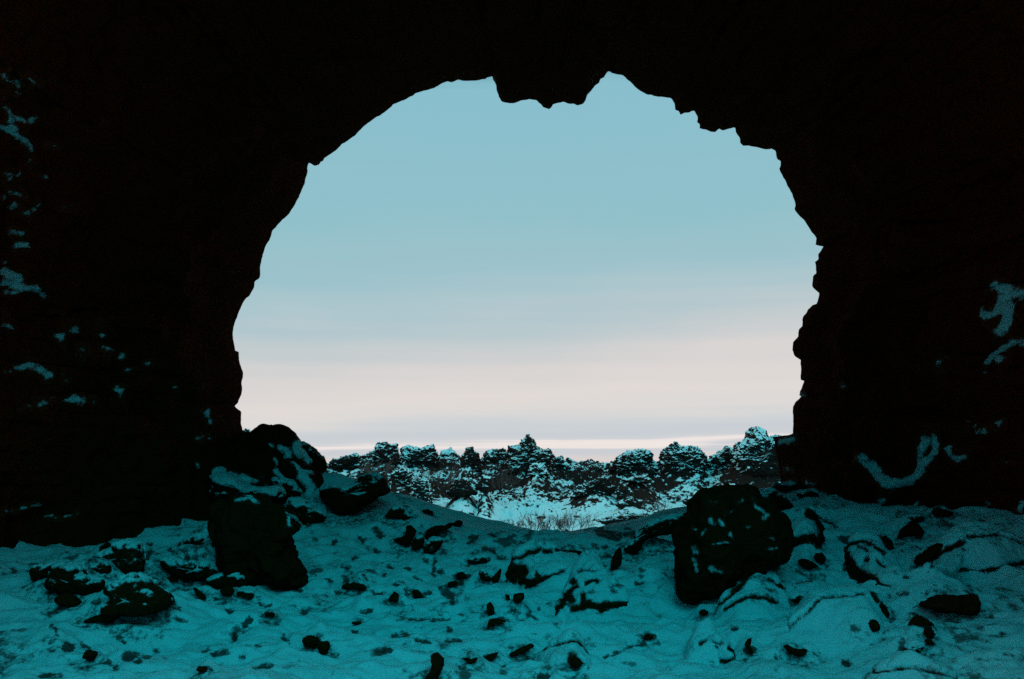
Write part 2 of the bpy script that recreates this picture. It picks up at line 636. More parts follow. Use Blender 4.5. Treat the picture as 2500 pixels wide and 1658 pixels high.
def traced(outline, d=None, thick=.45, rough=.13, seed=0, ctr=None, res=1.0, power=.42, lean=0.0, foot=None, jag=0.0):
    """closed rock whose outline is the given polygon, standing at depth d; returns verts, faces, origin"""
    o = np.array(outline, float)
    if foot is None:
        j = np.argmax(o[:, 1])
        foot = (o[:, 0].mean() * .6 + o[j, 0] * .4, o[:, 1].max())
    if d is None:
        d = hit(*foot) - .04
    P = at(o[:, 0], o[:, 1], d)[:, [0, 2]]
    area = .5 * np.sum(P[:, 0] * np.roll(P[:, 1], -1) - np.roll(P[:, 0], -1) * P[:, 1])
    if area < 0:
        P = P[::-1]
    seg = np.linalg.norm(np.roll(P, -1, 0) - P, axis=1)
    L = np.concatenate([[0], np.cumsum(seg)])
    n = int(np.clip(L[-1] / (.0155 * d / 12) * res, 40, 420))
    t = np.linspace(0, L[-1], n, endpoint=False)
    Pc = np.concatenate([P, P[:1]])
    B = np.stack([np.interp(t, L, Pc[:, k]) for k in (0, 1)], -1)
    B = .25 * np.roll(B, 1, 0) + .5 * B + .25 * np.roll(B, -1, 0)
    if jag:
        c0 = B.mean(0)
        rad = (B - c0) / np.linalg.norm(B - c0, axis=1)[:, None]
        bq = np.stack([B[:, 0], B[:, 0] * 0 + seed, B[:, 1]], -1)
        B = B + rad * jag * (fbm(bq * .9, 4, off=seed, ridged=True, gain=.7) - .15)[:, None]
    C = B.mean(0) if ctr is None else at(np.array([ctr[0]]), np.array([ctr[1]]), d)[0, [0, 2]]
    size = math.sqrt(abs(area))
    m = int(np.clip(n * .45, 14, 110))
    ph = np.linspace(-math.pi / 2 + .02, math.pi / 2 - .02, m)
    T = thick * size
    c = np.cos(ph) ** power
    c[0] = c[-1] = .002
    V = np.empty((m, n, 3))
    V[:, :, 0] = C[0] + c[:, None] * (B[None, :, 0] - C[0])
    V[:, :, 2] = C[1] + c[:, None] * (B[None, :, 1] - C[1])
    V[:, :, 1] = d + T * np.sin(ph)[:, None] + lean * (V[:, :, 2] - B[:, 1].min())
    V = V.reshape(-1, 3)
    Fc = grid_faces(m, n, wrap_v=True)[:, ::-1]
    N = vnormals(V, Fc)
    ctr3 = np.array([C[0], d, C[1]])
    if ((V - ctr3) * N).sum() < 0:
        Fc = Fc[:, ::-1]
        N = -N
    q = V / size
    dis = fbm(q * 2.2, 5, off=seed, ridged=True) * .7 + fbm(q * 5.0, 4, off=seed + 3) * .6
    V[:, 1] += size * .22 * fbm(q * 1.1, 2, off=seed + 7)
    V = V + N * (dis * rough * size)[:, None]
    org = np.array([C[0], d, B[:, 1].min()])
    return V, Fc, org, size


ROCKS = []


def rock(outline, label, cat='rock', name='lava_rock', snow=None, mat=None, group=None, **kw):
    V, Fc, org, size = traced(outline, **kw)
    if snow:
        o = obj(name, None, label=label, cat=cat, group=group, loc=org)
        obj('bare_rock', mesh_np('bare_rock', V - org, Fc, mat or M_STONE), o)
        s = dict(thr=.35, amp=.5, sc=3.0 / max(size, .3), thick=.02 + .02 * size, soft=.35)
        s.update(snow)
        s.setdefault('seed', kw.get('seed', 0))
        snow_cap(o, V - org, Fc, 'snow_cap', org=org, **s)
    else:
        o = obj(name, mesh_np(name, V - org, Fc, mat or M_STONE), label=label, cat=cat, group=group, loc=org)
    ROCKS.append((o, org, size, V[:, 2].max(), np.ptp(V[:, 0])))
    return o


MOUNDS = []


def mound(outline, h, label, bare, seed, name='boulder', cat='boulder', pw=1.2, thr=-3, amp=0):
    """boulder lying in the slope: its outline is its footprint on the ground, snow drapes over all but the bare strokes"""
    MOUNDS.append((outline, h * 1.12, label, bare, seed, name, cat, pw, thr, amp))


def build_mound(outline, h, label, bare, seed, name, cat, pw, thr, amp):
    o = np.array(outline, float)
    ds = np.array([hit(*p, lo=5.0) for p in o])
    B = at(o[:, 0], o[:, 1], ds)[:, :2]
    seg = np.linalg.norm(np.roll(B, -1, 0) - B, axis=1)
    L = np.concatenate([[0], np.cumsum(seg)])
    n, m = 260, 90
    t = np.linspace(0, L[-1], n, endpoint=False)
    Bc = np.concatenate([B, B[:1]])
    B = np.stack([np.interp(t, L, Bc[:, k]) for k in (0, 1)], -1)
    for _ in range(4):
        B = .25 * np.roll(B, 1, 0) + .5 * B + .25 * np.roll(B, -1, 0)
    C = B.mean(0)
    r = np.linspace(.002, 1, m)
    xy = C + r[:, None, None] * (B - C)[None]
    g = ground(xy[:, :, 0], xy[:, :, 1])
    P = np.stack([xy[:, :, 0], xy[:, :, 1], 0 * g], -1).reshape(-1, 3)
    nn = fbm(P * 1.6, 4, off=seed).reshape(g.shape)
    sh = (1 - r[:, None] ** 2) ** pw
    z = g + h * sh * (1 + .45 * nn) - .05 * r[:, None] ** 8
    V = np.stack([xy[:, :, 0], xy[:, :, 1], z], -1).reshape(-1, 3)
    Fc = grid_faces(m, n, wrap_v=True)
    N = vnormals(V, Fc)
    if N[:, 2].mean() < 0:
        Fc, N = Fc[:, ::-1], -N
    # bare rock stands in shallow hollows and lips, broken up
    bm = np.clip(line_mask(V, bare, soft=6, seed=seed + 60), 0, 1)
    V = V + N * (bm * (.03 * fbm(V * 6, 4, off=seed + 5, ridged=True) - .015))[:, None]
    org = np.array([C[0], C[1], g.min()])
    b = obj(name, None, label=label, cat=cat, loc=org)
    obj('bare_rock', mesh_np('bare_rock', V - org, Fc, M_STONE), b)
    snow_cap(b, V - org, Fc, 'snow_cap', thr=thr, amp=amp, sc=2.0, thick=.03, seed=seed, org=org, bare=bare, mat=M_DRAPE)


def ell(cx, cy, w, h, rot=0, n=8, seed=0, jag=.17):
    r = random.Random(seed * 131 + int(cx * 7 + cy))
    out = []
    for k in range(n):
        a = 2 * math.pi * k / n
        s = 1 + r.uniform(-jag, jag) * 2
        x, y = math.cos(a) * w / 2 * s, math.sin(a) * h / 2 * s
        c, q = math.cos(radians(rot)), math.sin(radians(rot))
        out.append((cx + x * c - y * q, cy + x * q + y * c))
    return out


K3 = lambda p: crop(0, 1128, .3383, p)
K4 = lambda p: crop(800, 1128, .3383, p)
K5 = lambda p: crop(1700, 1128, .3383, p)
K1 = lambda p: crop(500, 1000, .3383, p)
K2 = lambda p: crop(1250, 1000, .3383, p)
NS = dict(thr=.62, amp=.55)          # a dusting
HS = dict(thr=.12, amp=.35, thick=.05)          # mostly covered
FG = 'dark lava stones lying in the cave snow'

# --- left side, beside the cave wall
rock(K3([(224, 800), (240, 765), (290, 750), (305, 780), (345, 755), (385, 742), (365, 790), (330, 825), (280, 850), (240, 855)]),
     'small heart shaped stone at the foot of the left cave wall', seed=1, snow=NS)
rock(K3([(345, 890), (372, 840), (400, 765), (460, 752), (560, 762), (585, 800), (600, 830), (680, 850), (745, 880), (720, 915), (690, 957), (620, 950), (520, 930), (440, 922), (370, 912)]),
     'flat topped black rock near the left edge below the cave wall', seed=2, snow=NS)
rock(K3([(690, 700), (760, 660), (840, 640), (860, 590), (930, 582), (1000, 600), (1028, 650), (1036, 720), (1020, 780), (965, 806), (900, 785), (840, 760), (770, 740), (720, 722)]),
     'rounded black rock with a snow streak over its top by the left wall', seed=3, snow=dict(thr=.45, amp=.6))
rock(K3([(398, 985), (430, 955), (490, 948), (540, 970), (577, 1010), (570, 1036), (520, 1041), (450, 1030), (410, 1010)]),
     'small oval stone just below the flat topped black rock', seed=4)
rock(K3([(760, 1070), (830, 1000), (870, 960), (790, 932), (780, 905), (860, 880), (900, 850), (980, 828), (1060, 870), (1150, 925), (1212, 970), (1226, 1010), (1190, 1045), (1120, 1085), (1030, 1097), (900, 1090), (850, 1122), (805, 1140)]),
     'large triangular black rock pointing right in the lower left snow', seed=5, thick=.5, snow=dict(thr=.7, amp=.6), ctr=K3([(980, 990)])[0])
rock(K3([(606, 1150), (690, 1115), (770, 1085), (850, 1090), (850, 1120), (805, 1152), (700, 1152)]),
     'thin black ledge poking out under the large triangular rock', seed=6)
rock(K3([(650, 775), (690, 745), (740, 735), (790, 755), (800, 795), (740, 806), (690, 790)]),
     'small stone between the flat topped and the streaked rock', seed=7, snow=NS)
rock(K3([(1165, 720), (1290, 698), (1330, 755), (1390, 738), (1440, 760), (1510, 728), (1600, 760), (1680, 800), (1700, 850), (1620, 850), (1500, 842), (1400, 842), (1310, 822), (1250, 800)]),
     'long low black rock left of the tall dark pillar', seed=8, snow=dict(thr=.5, amp=.7))
rock(K3([(1290, 605), (1360, 555), (1450, 528), (1600, 542), (1617, 600), (1560, 632), (1460, 668), (1400, 622), (1340, 622)]),
     'jagged black rock on the snow slope left of the pillar', seed=9, snow=dict(thr=.55, amp=.8))
rock(K3([(1490, 870), (1540, 840), (1640, 812), (1700, 800), (1760, 840), (1772, 890), (1740, 917), (1650, 900), (1560, 907)]),
     'broad black rock in front of the base of the pillar', seed=10, snow=NS)
rock(K3(ell(1640, 930, 100, 72, seed=11)), 'round stone in front of the broad rock at the pillar foot', seed=11)
rock(K3(ell(1770, 960, 100, 48, 12, seed=12)), 'small flat stone right of the round stone near the pillar', seed=12, snow=NS)
rock(K3([(1395, 905), (1440, 930), (1490, 985), (1470, 992), (1420, 960)]), 'slanted splinter of lava in the snow before the long low rock', seed=13)

# --- the left sill: pillar, crest and overhangs
rock(K1([(600, 700), (620, 650), (690, 660), (760, 690), (830, 730), (862, 770), (845, 820), (810, 875), (760, 880), (700, 830), (640, 780)]),
     'black slab leaning against the right side of the pillar', seed=21, d=13.9, snow=dict(thr=.45, amp=.5))
rock(K1([(690, 245), (740, 255), (800, 305), (860, 365), (880, 420), (850, 462), (800, 430), (750, 380), (710, 320), (690, 280)]),
     'smooth black shoulder of rock sloping down right of the crag', seed=23, d=15.3, snow=dict(thr=.75, amp=.4))
rock(K1([(825, 570), (900, 560), (1000, 565), (1060, 570), (1130, 530), (1150, 480), (1240, 480), (1300, 520), (1320, 580), (1290, 610), (1240, 620), (1190, 660), (1110, 720), (1000, 752), (930, 720), (870, 650)]),
     'big black overhanging rock under the snow ramp left of the sill', seed=24, thick=.5, snow=dict(thr=.62, amp=.5, thick=.015))
rock(K1([(560, 500), (640, 530), (690, 600), (680, 640), (620, 630), (540, 560), (480, 540), (500, 500)]),
     'dark rock tongue between two snow gullies above the pillar', seed=25, d=14.6, snow=dict(thr=.4, amp=.8))
rock(K1([(70, 500), (160, 490), (240, 540), (300, 590), (420, 600), (540, 590), (560, 640), (380, 650), (230, 640), (80, 640)]),
     'dark ledge below the grey snow shelf at the arch foot', name='rock_ledge', seed=26, d=14.2, thick=.7, snow=dict(thr=.2, amp=.5, thick=.05))

# --- middle of the floor
rock(K4([(690, 620), (720, 585), (760, 552), (835, 568), (802, 620), (752, 662), (700, 657)]),
     'black stone at the right end of the pair under the sill curve', seed=30, snow=NS)
rock(K4([(608, 590), (640, 545), (690, 538), (695, 600), (650, 632), (612, 627)]),
     'smaller black stone touching the left side of its neighbour below the sill', seed=31, snow=NS)
rock(K4([(700, 540), (720, 490), (770, 470), (850, 460), (908, 438), (892, 467), (812, 502), (755, 550), (712, 562)]),
     'curved black rock rim running up towards the sill', seed=32)
rock(K4([(418, 390), (460, 342), (520, 325), (560, 370), (604, 402), (540, 422), (490, 402)]),
     'hollow dark rock on the shoulder left of the sill', seed=33, snow=NS)
rock(K4([(475, 562), (550, 545), (575, 510), (568, 462), (600, 458), (637, 500), (612, 550), (582, 607), (530, 592)]),
     'upright bent stone on the slope left of the paired stones', seed=34)
rock(K4([(680, 350), (720, 340), (765, 362), (750, 378), (700, 366)]), 'small dark stone on the crest of the sill', seed=35)
rock(K4([(1183, 845), (1210, 810), (1252, 768), (1247, 820), (1226, 867), (1195, 862)]), 'narrow black tooth of rock left of the hummock', seed=38)
rock(K4([(1090, 800), (1120, 778), (1150, 818), (1187, 840), (1140, 862), (1105, 842)]), 'small arched stone beside the narrow black tooth', seed=39, snow=NS)
rock(K4([(1338, 1000), (1345, 955), (1420, 945), (1412, 990), (1372, 1022)]), 'squarish black stone alone in the middle of the snow', seed=40)
rock(K4([(1280, 955), (1310, 960), (1316, 1004), (1290, 995)]), 'little stone just left of the squarish black stone', seed=41)
rock(K4([(1150, 1030), (1175, 1012), (1200, 1050), (1198, 1110), (1178, 1126), (1152, 1080)]), 'upright dark stone in the centre of the floor', seed=44)
rock(K4([(1150, 1200), (1165, 1140), (1220, 1130), (1292, 1148), (1240, 1165), (1190, 1172)]), 'low dark stone below the upright one in the centre', seed=45)
rock(K4([(745, 1395), (790, 1378), (832, 1420), (828, 1480), (795, 1540), (775, 1600), (690, 1600), (745, 1510), (768, 1460)]),
     'black curved rock edge at the bottom of the picture', seed=46)
rock(K4([(1125, 1420), (1160, 1392), (1232, 1372), (1205, 1415), (1160, 1447)]), 'dark stone at the left end of the stick like rock seam', seed=47)
rock(K4([(1305, 1392), (1380, 1350), (1470, 1312), (1494, 1328), (1420, 1366), (1330, 1402)]), 'straight stick like seam of black rock in the bottom snow', seed=48)
rock(K4([(968, 1412), (1010, 1415), (1040, 1430), (1082, 1408), (1075, 1436), (1035, 1450), (1000, 1438)]), 'low dark stone left of the seam near the bottom edge', seed=49)
rock(K4([(100, 905), (120, 880), (190, 874), (262, 890), (285, 912), (220, 922), (150, 915)]), 'flat dark stone below the paired stones on the left floor', seed=50)
rock(K4([(440, 990), (480, 935), (512, 960), (508, 1002), (470, 995)]), 'small pointed stone on the floor right of the flat dark stone', seed=51)
rock(K4([(2043, 782), (2055, 700), (2085, 640), (2112, 612), (2122, 680), (2112, 742), (2062, 772)]), 'thin upright black fin left of the great boulder', name='rock_fin', seed=52)
rock(K2([(810, 1015), (880, 960), (905, 905), (960, 855), (1000, 832), (1100, 790), (1228, 772), (1192, 832), (1170, 882), (1080, 892), (985, 917), (932, 942), (922, 1002), (892, 1037)]),
     'hooked black ledge reaching up to the sill left of the great boulder', name='rock_ledge', seed=53, ctr=K2([(960, 900)])[0], snow=NS, thick=.4)
rock(K4([(1640, 655), (1700, 636), (1830, 645), (1835, 665), (1740, 664)]), 'thin dark streak of rock below the sill centre', seed=55)
rock(K4([(2200, 1290), (2250, 1272), (2292, 1290), (2280, 1318), (2215, 1320)] if False else [(1010, 712), (1060, 690), (1120, 672), (1165, 690), (1168, 725), (1110, 722), (1060, 735)]),
     'broken dark stone on the slope above the tooth', seed=58, snow=dict(thr=.3, amp=.9))

# --- right side
rock(K2([(1745, 680), (1780, 620), (1850, 590), (1902, 600), (1962, 650), (2012, 700), (2014, 765), (1950, 778), (1880, 768), (1800, 722)]),
     'round black boulder resting behind the great boulder', name='boulder', cat='boulder', seed=61, d=12.6, snow=dict(thr=.7, amp=.4))
rock(K5([(733, 715), (770, 700), (830, 720), (882, 752), (820, 768), (770, 758)]), 'black wedge of stone below the rimmed boulder', seed=63)
rock(K5([(1262, 600), (1290, 538), (1342, 528), (1400, 568), (1422, 640), (1405, 662), (1350, 640)]),
     'round black stone perched behind the snow topped boulder', seed=65, d=11.2, snow=NS)
rock(K5([(1580, 735), (1595, 690), (1660, 640), (1720, 600), (1782, 585), (1740, 650), (1690, 700), (1620, 738)]),
     'dark wedge rock at the left end of the snowy slab', seed=66)
rock(K5([(1452, 550), (1490, 490), (1545, 440), (1570, 425), (1600, 460), (1645, 500), (1620, 535), (1570, 525), (1520, 525)]),
     'spiky black stone on the snow below the right wall', seed=68)
rock(K5(ell(1570, 412, 160, 36, -4, seed=69)), 'flat black stone just above the spiky stone', seed=69, snow=NS)
rock(K5([(1698, 360), (1740, 340), (1800, 345), (1862, 372), (1800, 394), (1740, 390)]), 'lens shaped black stone at the foot of the right wall', seed=70)
rock(K5([(1624, 1035), (1720, 985), (1800, 963), (1900, 975), (2012, 968), (2028, 1000), (2018, 1087), (1930, 1092), (1850, 1072), (1780, 1082), (1700, 1052)]),
     'broad black rock face pointing left in the right foreground', seed=71, thick=.5)
rock(K5([(1528, 1207), (1555, 1140), (1600, 1103), (1650, 1130), (1714, 1177), (1630, 1168), (1580, 1192)]), 'small black pyramid stone in the right foreground', seed=72)
rock(K5([(630, 1330), (660, 1322), (700, 1350), (760, 1360), (802, 1352), (780, 1392), (730, 1402), (670, 1372)]), 'low black stone in the lower right snow', seed=73)
rock(K5([(683, 990), (720, 955), (760, 965), (794, 985), (760, 1020), (700, 1012)]), 'ring shaped dark stone in the snow right of the diagonal edge', seed=75, snow=dict(thr=.5, amp=.8))
rock(K5([(350, 1320), (370, 1280), (395, 1268), (380, 1320), (412, 1378), (380, 1370)]), 'thin forked stone at the bottom beside the snow hump', seed=76)
rock(K5([(1508, 1350), (1540, 1310), (1590, 1300), (1635, 1330), (1610, 1378), (1550, 1378)]), 'rounded half buried stone below the black pyramid', seed=77, snow=dict(thr=.3, amp=.7))
rock(K5([(1640, 1290), (1680, 1275), (1724, 1312), (1690, 1318)]), 'tiny dark stone right of the half buried stone', seed=78)
rock(K5([(1322, 1030), (1350, 1020), (1392, 1100), (1380, 1122), (1340, 1090)]), 'slim dark stone below the snow topped boulder', seed=79)
rock(K5([(730, 235), (790, 215), (860, 205), (905, 240), (880, 310), (830, 300), (780, 262)]), 'angular black rock at the foot of the right arch leg', seed=80, d=14.2, snow=NS)
rock(K2([(1880, 560), (1900, 540), (1960, 545), (2040, 535), (2060, 560), (1990, 590), (1920, 590)]), 'low black rock below the block of the right arch leg', seed=81, d=14.7, snow=NS)

# --- pillar, crag and great boulder, with their traced snow
rock(K3([(1560, 440), (1570, 330), (1700, 262), (1850, 262), (2030, 350), (2130, 405), (2146, 470), (2072, 530), (2066, 600), (2092, 720), (2150, 790), (2162, 850), (2200, 872), (2180, 892), (2060, 897), (1950, 860), (1880, 842), (1780, 838), (1660, 815), (1610, 720), (1640, 640), (1600, 560)]),
     'tall black rock pillar standing at the left side of the opening', name='rock_pillar', cat='rock pillar', seed=20, thick=.4, rough=.16,
     snow=dict(thr=2, lines=strokes(K1, (240, 655), (330, 648), (372, 678), 26) + strokes(K3, (1980, 60), (2080, 120), (2150, 220), 18) + strokes(K3, (2060, 370), (2110, 395), (2165, 440), 14, ) + strokes(K3, (2080, 410), (2085, 460), 26)), ctr=K3([(1880, 620)])[0])
rock(K1([(255, 215), (275, 205), (305, 205), (340, 205), (370, 180), (420, 150), (500, 155), (528, 138), (560, 150), (610, 190), (630, 225), (650, 300), (700, 370), (745, 400), (800, 470), (840, 520), (800, 590), (760, 640), (720, 700), (690, 800), (600, 880), (300, 900), (60, 880), (40, 640), (60, 480), (150, 330)]),
     'dark jagged crag on the skyline beside the left leg of the arch', name='lava_crag', cat='crag', seed=22, d=14.9, thick=.22, rough=.10,
     snow=dict(thr=2, lines=strokes(K1, (655, 240), (670, 300), (720, 345), (745, 370), 55) + strokes(K1, (545, 278), (600, 292), (612, 340), 34) + strokes(K1, (75, 465), (115, 495), 44) + strokes(K1, (190, 490), (290, 510), (350, 545), (430, 575), 66)
               + strokes(K1, (520, 450), (570, 500), (640, 560), (690, 625), 34) + strokes(K1, (640, 380), (670, 430), (760, 470), 26) + strokes(K1, (690, 470), (760, 560), (740, 620), 60) + strokes(K1, (470, 265), (495, 268), 16) + strokes(K1, (520, 370), (530, 385), 26)
               + strokes(K1, (70, 650), (130, 658), 24) + strokes(K1, (150, 730), (160, 750), 34) + strokes(K1, (190, 770), (220, 775), 14) + strokes(K1, (20, 800), (70, 860), (165, 880), 90)), ctr=K1([(450, 520)])[0])
rock(K2([(1226, 1220), (1232, 1060), (1280, 992), (1230, 962), (1240, 870), (1280, 800), (1328, 700), (1360, 640), (1470, 602), (1600, 590), (1700, 602), (1760, 650), (1830, 700), (1900, 762), (1962, 800), (1964, 900), (1945, 1000), (1932, 1060), (1850, 1092), (1780, 1132), (1700, 1182), (1620, 1242), (1520, 1302), (1400, 1312), (1300, 1342), (1240, 1282)]),
     'great dark boulder with pockets of snow on the right of the sill', name='boulder', cat='boulder', seed=60, thick=.38, rough=.17,
     snow=dict(thr=2, soft=.6, thick=.015, lines=thin(.74, strokes(K2, (1430, 665), (1470, 670), 20) + strokes(K2, (1435, 790), (1450, 825), 34) + strokes(K2, (1500, 800), (1512, 838), 26) + strokes(K2, (1640, 665), (1665, 655), 14)
               + strokes(K2, (1735, 655), (1760, 710), (1850, 760), 22) + strokes(K2, (1820, 785), (1850, 765), 38) + strokes(K2, (1310, 1000), (1330, 1045), 34) + strokes(K2, (1320, 1090), (1330, 1180), 22)
               + strokes(K2, (1430, 1145), (1505, 1168), 32) + strokes(K2, (1450, 985), (1530, 962), 16) + strokes(K2, (1375, 905), (1400, 870), 14) + strokes(K2, (1560, 900), (1590, 925), 22) + strokes(K2, (1850, 1000), (1910, 990), 14) + strokes(K2, (1865, 920), (1880, 935), 18) + strokes(K2, (1310, 860), (1330, 865), 14) + strokes(K2, (1560, 760), (1600, 730), 12) + strokes(K2, (1690, 850), (1710, 840), 14))))

# --- boulders under the snow
mound(K5([(612, 690), (615, 600), (640, 500), (690, 420), (750, 380), (800, 372), (860, 373), (912, 420), (937, 520), (932, 612), (890, 700), (800, 720), (700, 712)]), .26,
      'snow covered boulder with dark rim right of the great boulder', strokes(K5, (815, 380), (870, 405), (905, 480), (910, 560), (880, 600), 58) + strokes(K5, (835, 560), (880, 590), 50) + strokes(K5, (650, 665), (680, 610), (735, 578), (785, 565), 52), 62)
mound(K5([(1045, 760), (1052, 690), (1075, 620), (1120, 588), (1200, 572), (1262, 592), (1330, 640), (1390, 700), (1480, 760), (1480, 860), (1425, 935), (1400, 948), (1250, 895), (1160, 865), (1095, 850)]), .22,
      'snow topped boulder with black underside on the right floor', strokes(K5, (1062, 740), (1072, 660), (1110, 602), (1200, 580), (1260, 595), 26) + strokes(K5, (1080, 680), (1100, 730), (1130, 790), 64) + strokes(K5, (1110, 800), (1200, 830), (1280, 870), 80)
      + strokes(K5, (1250, 860), (1330, 905), (1410, 938), 34) + strokes(K5, (1190, 625), (1230, 640), 20) + strokes(K5, (1280, 615), (1350, 670), 18) + strokes(K5, (1300, 720), (1350, 760), 12) + strokes(K5, (1225, 715), (1240, 718), 24), 64)
mound(K5([(1640, 850), (1690, 740), (1720, 680), (1800, 630), (1900, 590), (1960, 550), (2060, 535), (2200, 540), (2320, 575), (2400, 620), (2420, 700), (2350, 745), (2200, 785), (2080, 812), (1960, 810), (1890, 800), (1780, 790), (1710, 810)]), .20,
      'wide snow covered slab with a dark lower lip at the right edge', strokes(K5, (1895, 785), (1960, 785), (2080, 798), (2200, 768), (2340, 732), 26) + strokes(K5, (1645, 840), (1700, 750), (1740, 680), (1830, 625), (1940, 590), 14) + strokes(K5, (1960, 548), (2080, 536), (2220, 548), (2360, 600), 10) + strokes(K5, (1730, 690), (1790, 650), (1900, 605), 40), 67, name='rock_slab', cat='rock slab', pw=.8)
mound(K4([(1500, 1430), (1560, 1350), (1680, 1315), (1790, 1300), (1860, 1330), (1900, 1420), (1860, 1480), (1780, 1510), (1620, 1500)]), .14,
      'snow covered hump with a dark right rim at the bottom centre', strokes(K4, (1560, 1360), (1680, 1325), (1790, 1308), (1850, 1335), (1892, 1430), 13) + strokes(K4, (1770, 1435), (1800, 1465), 56), 82)
mound(K5([(0, 1330), (60, 1292), (160, 1310), (260, 1345), (305, 1390), (280, 1430), (180, 1460), (60, 1450), (-60, 1440), (-80, 1370)]), .14,
      'snow covered hump with a dark nose at the bottom right of centre', strokes(K5, (20, 1320), (80, 1302), (180, 1320), 10) + strokes(K5, (240, 1355), (285, 1378), (292, 1400), 34) + strokes(K5, (150, 1340), (160, 1342), 14) + strokes(K5, (200, 1435), (255, 1440), 22), 83)
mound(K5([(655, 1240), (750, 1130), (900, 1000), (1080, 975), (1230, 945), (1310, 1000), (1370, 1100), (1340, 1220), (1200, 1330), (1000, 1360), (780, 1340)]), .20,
      'broad smooth snow covered boulder in the right foreground', strokes(K5, (660, 1235), (750, 1135), (900, 1003), (1080, 982), (1200, 958), 9) + strokes(K5, (742, 1140), (756, 1130), 20) + strokes(K5, (1270, 955), (1295, 1005), 26) + strokes(K5, (1330, 1030), (1380, 1105), 26), 84, pw=.8)  # thin upper left edge stroke paints the shadow gap there as bare rock
mound(K5([(1180, 1600), (1240, 1540), (1320, 1508), (1450, 1492), (1640, 1488), (1800, 1530), (1920, 1590), (1960, 1700), (1180, 1720)]), .16,
      'snow covered hump cut by the bottom edge in the right foreground', strokes(K5, (1250, 1535), (1450, 1500), (1640, 1495), (1800, 1540), (1880, 1575), 10), 85)
mound(K4([(1268, 870), (1265, 800), (1320, 720), (1400, 655), (1540, 632), (1700, 645), (1830, 690), (1890, 760), (1800, 850), (1640, 900), (1500, 930), (1400, 925), (1320, 900)]), .20,
      'snow covered hummock with a black hollow face in the middle of the floor', strokes(K4, (1290, 850), (1292, 790), (1320, 745), 44) + strokes(K4, (1310, 815), (1395, 800), 84) + strokes(K4, (1330, 850), (1350, 870), 44) + strokes(K4, (1400, 868), (1480, 876), (1550, 856), (1610, 822), 42) + strokes(K4, (1600, 820), (1700, 797), 22) + strokes(K4, (1440, 892), (1500, 885), 46) + strokes(K4, (1520, 825), (1530, 830), 30)
      + strokes(K4, (1300, 740), (1340, 708), (1400, 690), 12) + strokes(K4, (1400, 688), (1450, 656), (1530, 640), 22) + strokes(K4, (1560, 650), (1610, 655), 24) + strokes(K4, (1650, 650), (1740, 648), (1830, 658), 16), 86, pw=.9)
mound(K4([(1618, 1120), (1690, 1015), (1725, 935), (1780, 830), (1850, 775), (1930, 785), (2020, 880), (2150, 980), (2190, 1050), (2110, 1080), (2000, 1112), (1850, 1100), (1700, 1135)]), .17,
      'snow covered boulder with a crown shaped black lip in the centre foreground', strokes(K4, (1630, 1105), (1690, 1030), (1725, 960), (1790, 902), 34) + strokes(K4, (1740, 980), (1762, 1000), 46) + strokes(K4, (1770, 1065), (1840, 1045), (1848, 975), 36) + strokes(K4, (1850, 1030), (1960, 1050), (2080, 1030), (2165, 1040), 50) + strokes(K4, (1990, 1080), (2005, 1085), 40)
      + strokes(K4, (1805, 800), (1850, 778), (1925, 790), 16) + strokes(K4, (1875, 885), (1930, 862), (1955, 880), 20) + strokes(K4, (1775, 870), (1785, 865), 26), 87, pw=.8)
mound(K5([(118, 1115), (160, 1035), (230, 955), (320, 885), (410, 780), (560, 850), (650, 930), (660, 1040), (520, 1110), (300, 1140)]), .20,
      'snow covered boulder with a long diagonal black edge below the great boulder', strokes(K5, (135, 1100), (165, 1040), (240, 955), (330, 880), (405, 800), 28) + strokes(K5, (230, 1065), (300, 1012), (400, 982), (480, 980), (560, 1018), 17) + strokes(K5, (510, 862), (600, 900), 10) + strokes(K5, (600, 900), (635, 915), 22), 88, pw=.8)

# small stones that look alike
SM = [K3(ell(*a)) for a in [(650, 1390, 80, 55, 20), (778, 1440, 48, 28, 15), (835, 1475, 50, 30, 10), (920, 1400, 48, 55, -30), (992, 1428, 56, 32, 15),
                            (385, 1358, 52, 24, 5), (495, 1325, 30, 50, 10), (1460, 1495, 62, 30, 0), (2245, 1300, 92, 58, 10), (2330, 1335, 64, 70, 0),
                            (1660, 1072, 52, 24, 10), (1945, 1100, 70, 24, 8), (2195, 1078, 32, 34, -20), (1115, 857, 60, 30, 20), (1238, 855, 76, 40, 15),
                            (765, 620, 70, 55, -30), (95, 780, 40, 30, 10), (1565, 990, 40, 26, 0), (1240, 1008, 44, 34, 0), (1885, 1025, 24, 20, 0)]]
SM += [K4(ell(*a)) for a in [(885, 1202, 50, 24, 0), (210, 1163, 60, 14, 4), (645, 950, 70, 40, 40), (722, 942, 44, 30, 0), (195, 688, 40, 24, 0),
                             (45, 575, 40, 30, 0), (240, 545, 40, 40, 40), (1585, 655, 76, 32, 10), (940, 445, 60, 44, -20), (820, 790, 34, 26, 0),
                             (1780, 870, 36, 36, -40), (960, 820, 70, 36, 10), (900, 880, 60, 28, -10), (1795, 1450, 70, 70, 20), (2310, 1262, 60, 30, 0),
                             (1550, 1545, 30, 60, 10), (375, 520, 60, 30, 10), (880, 950, 30, 50, -20), (895, 1005, 24, 34, 0), (130, 840, 30, 40, 20)]]
SM += [K5(ell(*a)) for a in [(620, 908, 42, 22, 25), (510, 752, 100, 24, -5), (1290, 980, 34, 64, -20), (50, 1085, 50, 30, 0), (15, 1225, 36, 40, 0),
                             (260, 1065, 50, 34, 0), (575, 1395, 30, 26, 0), (390, 1350, 34, 50, -20), (1505, 820, 40, 20, 0), (1080, 555, 70, 28, 30),
                             (890, 690, 60, 50, 40), (1680, 1230, 50, 60, -30), (1280, 1180, 60, 80, -20)]]
SPECKS = []
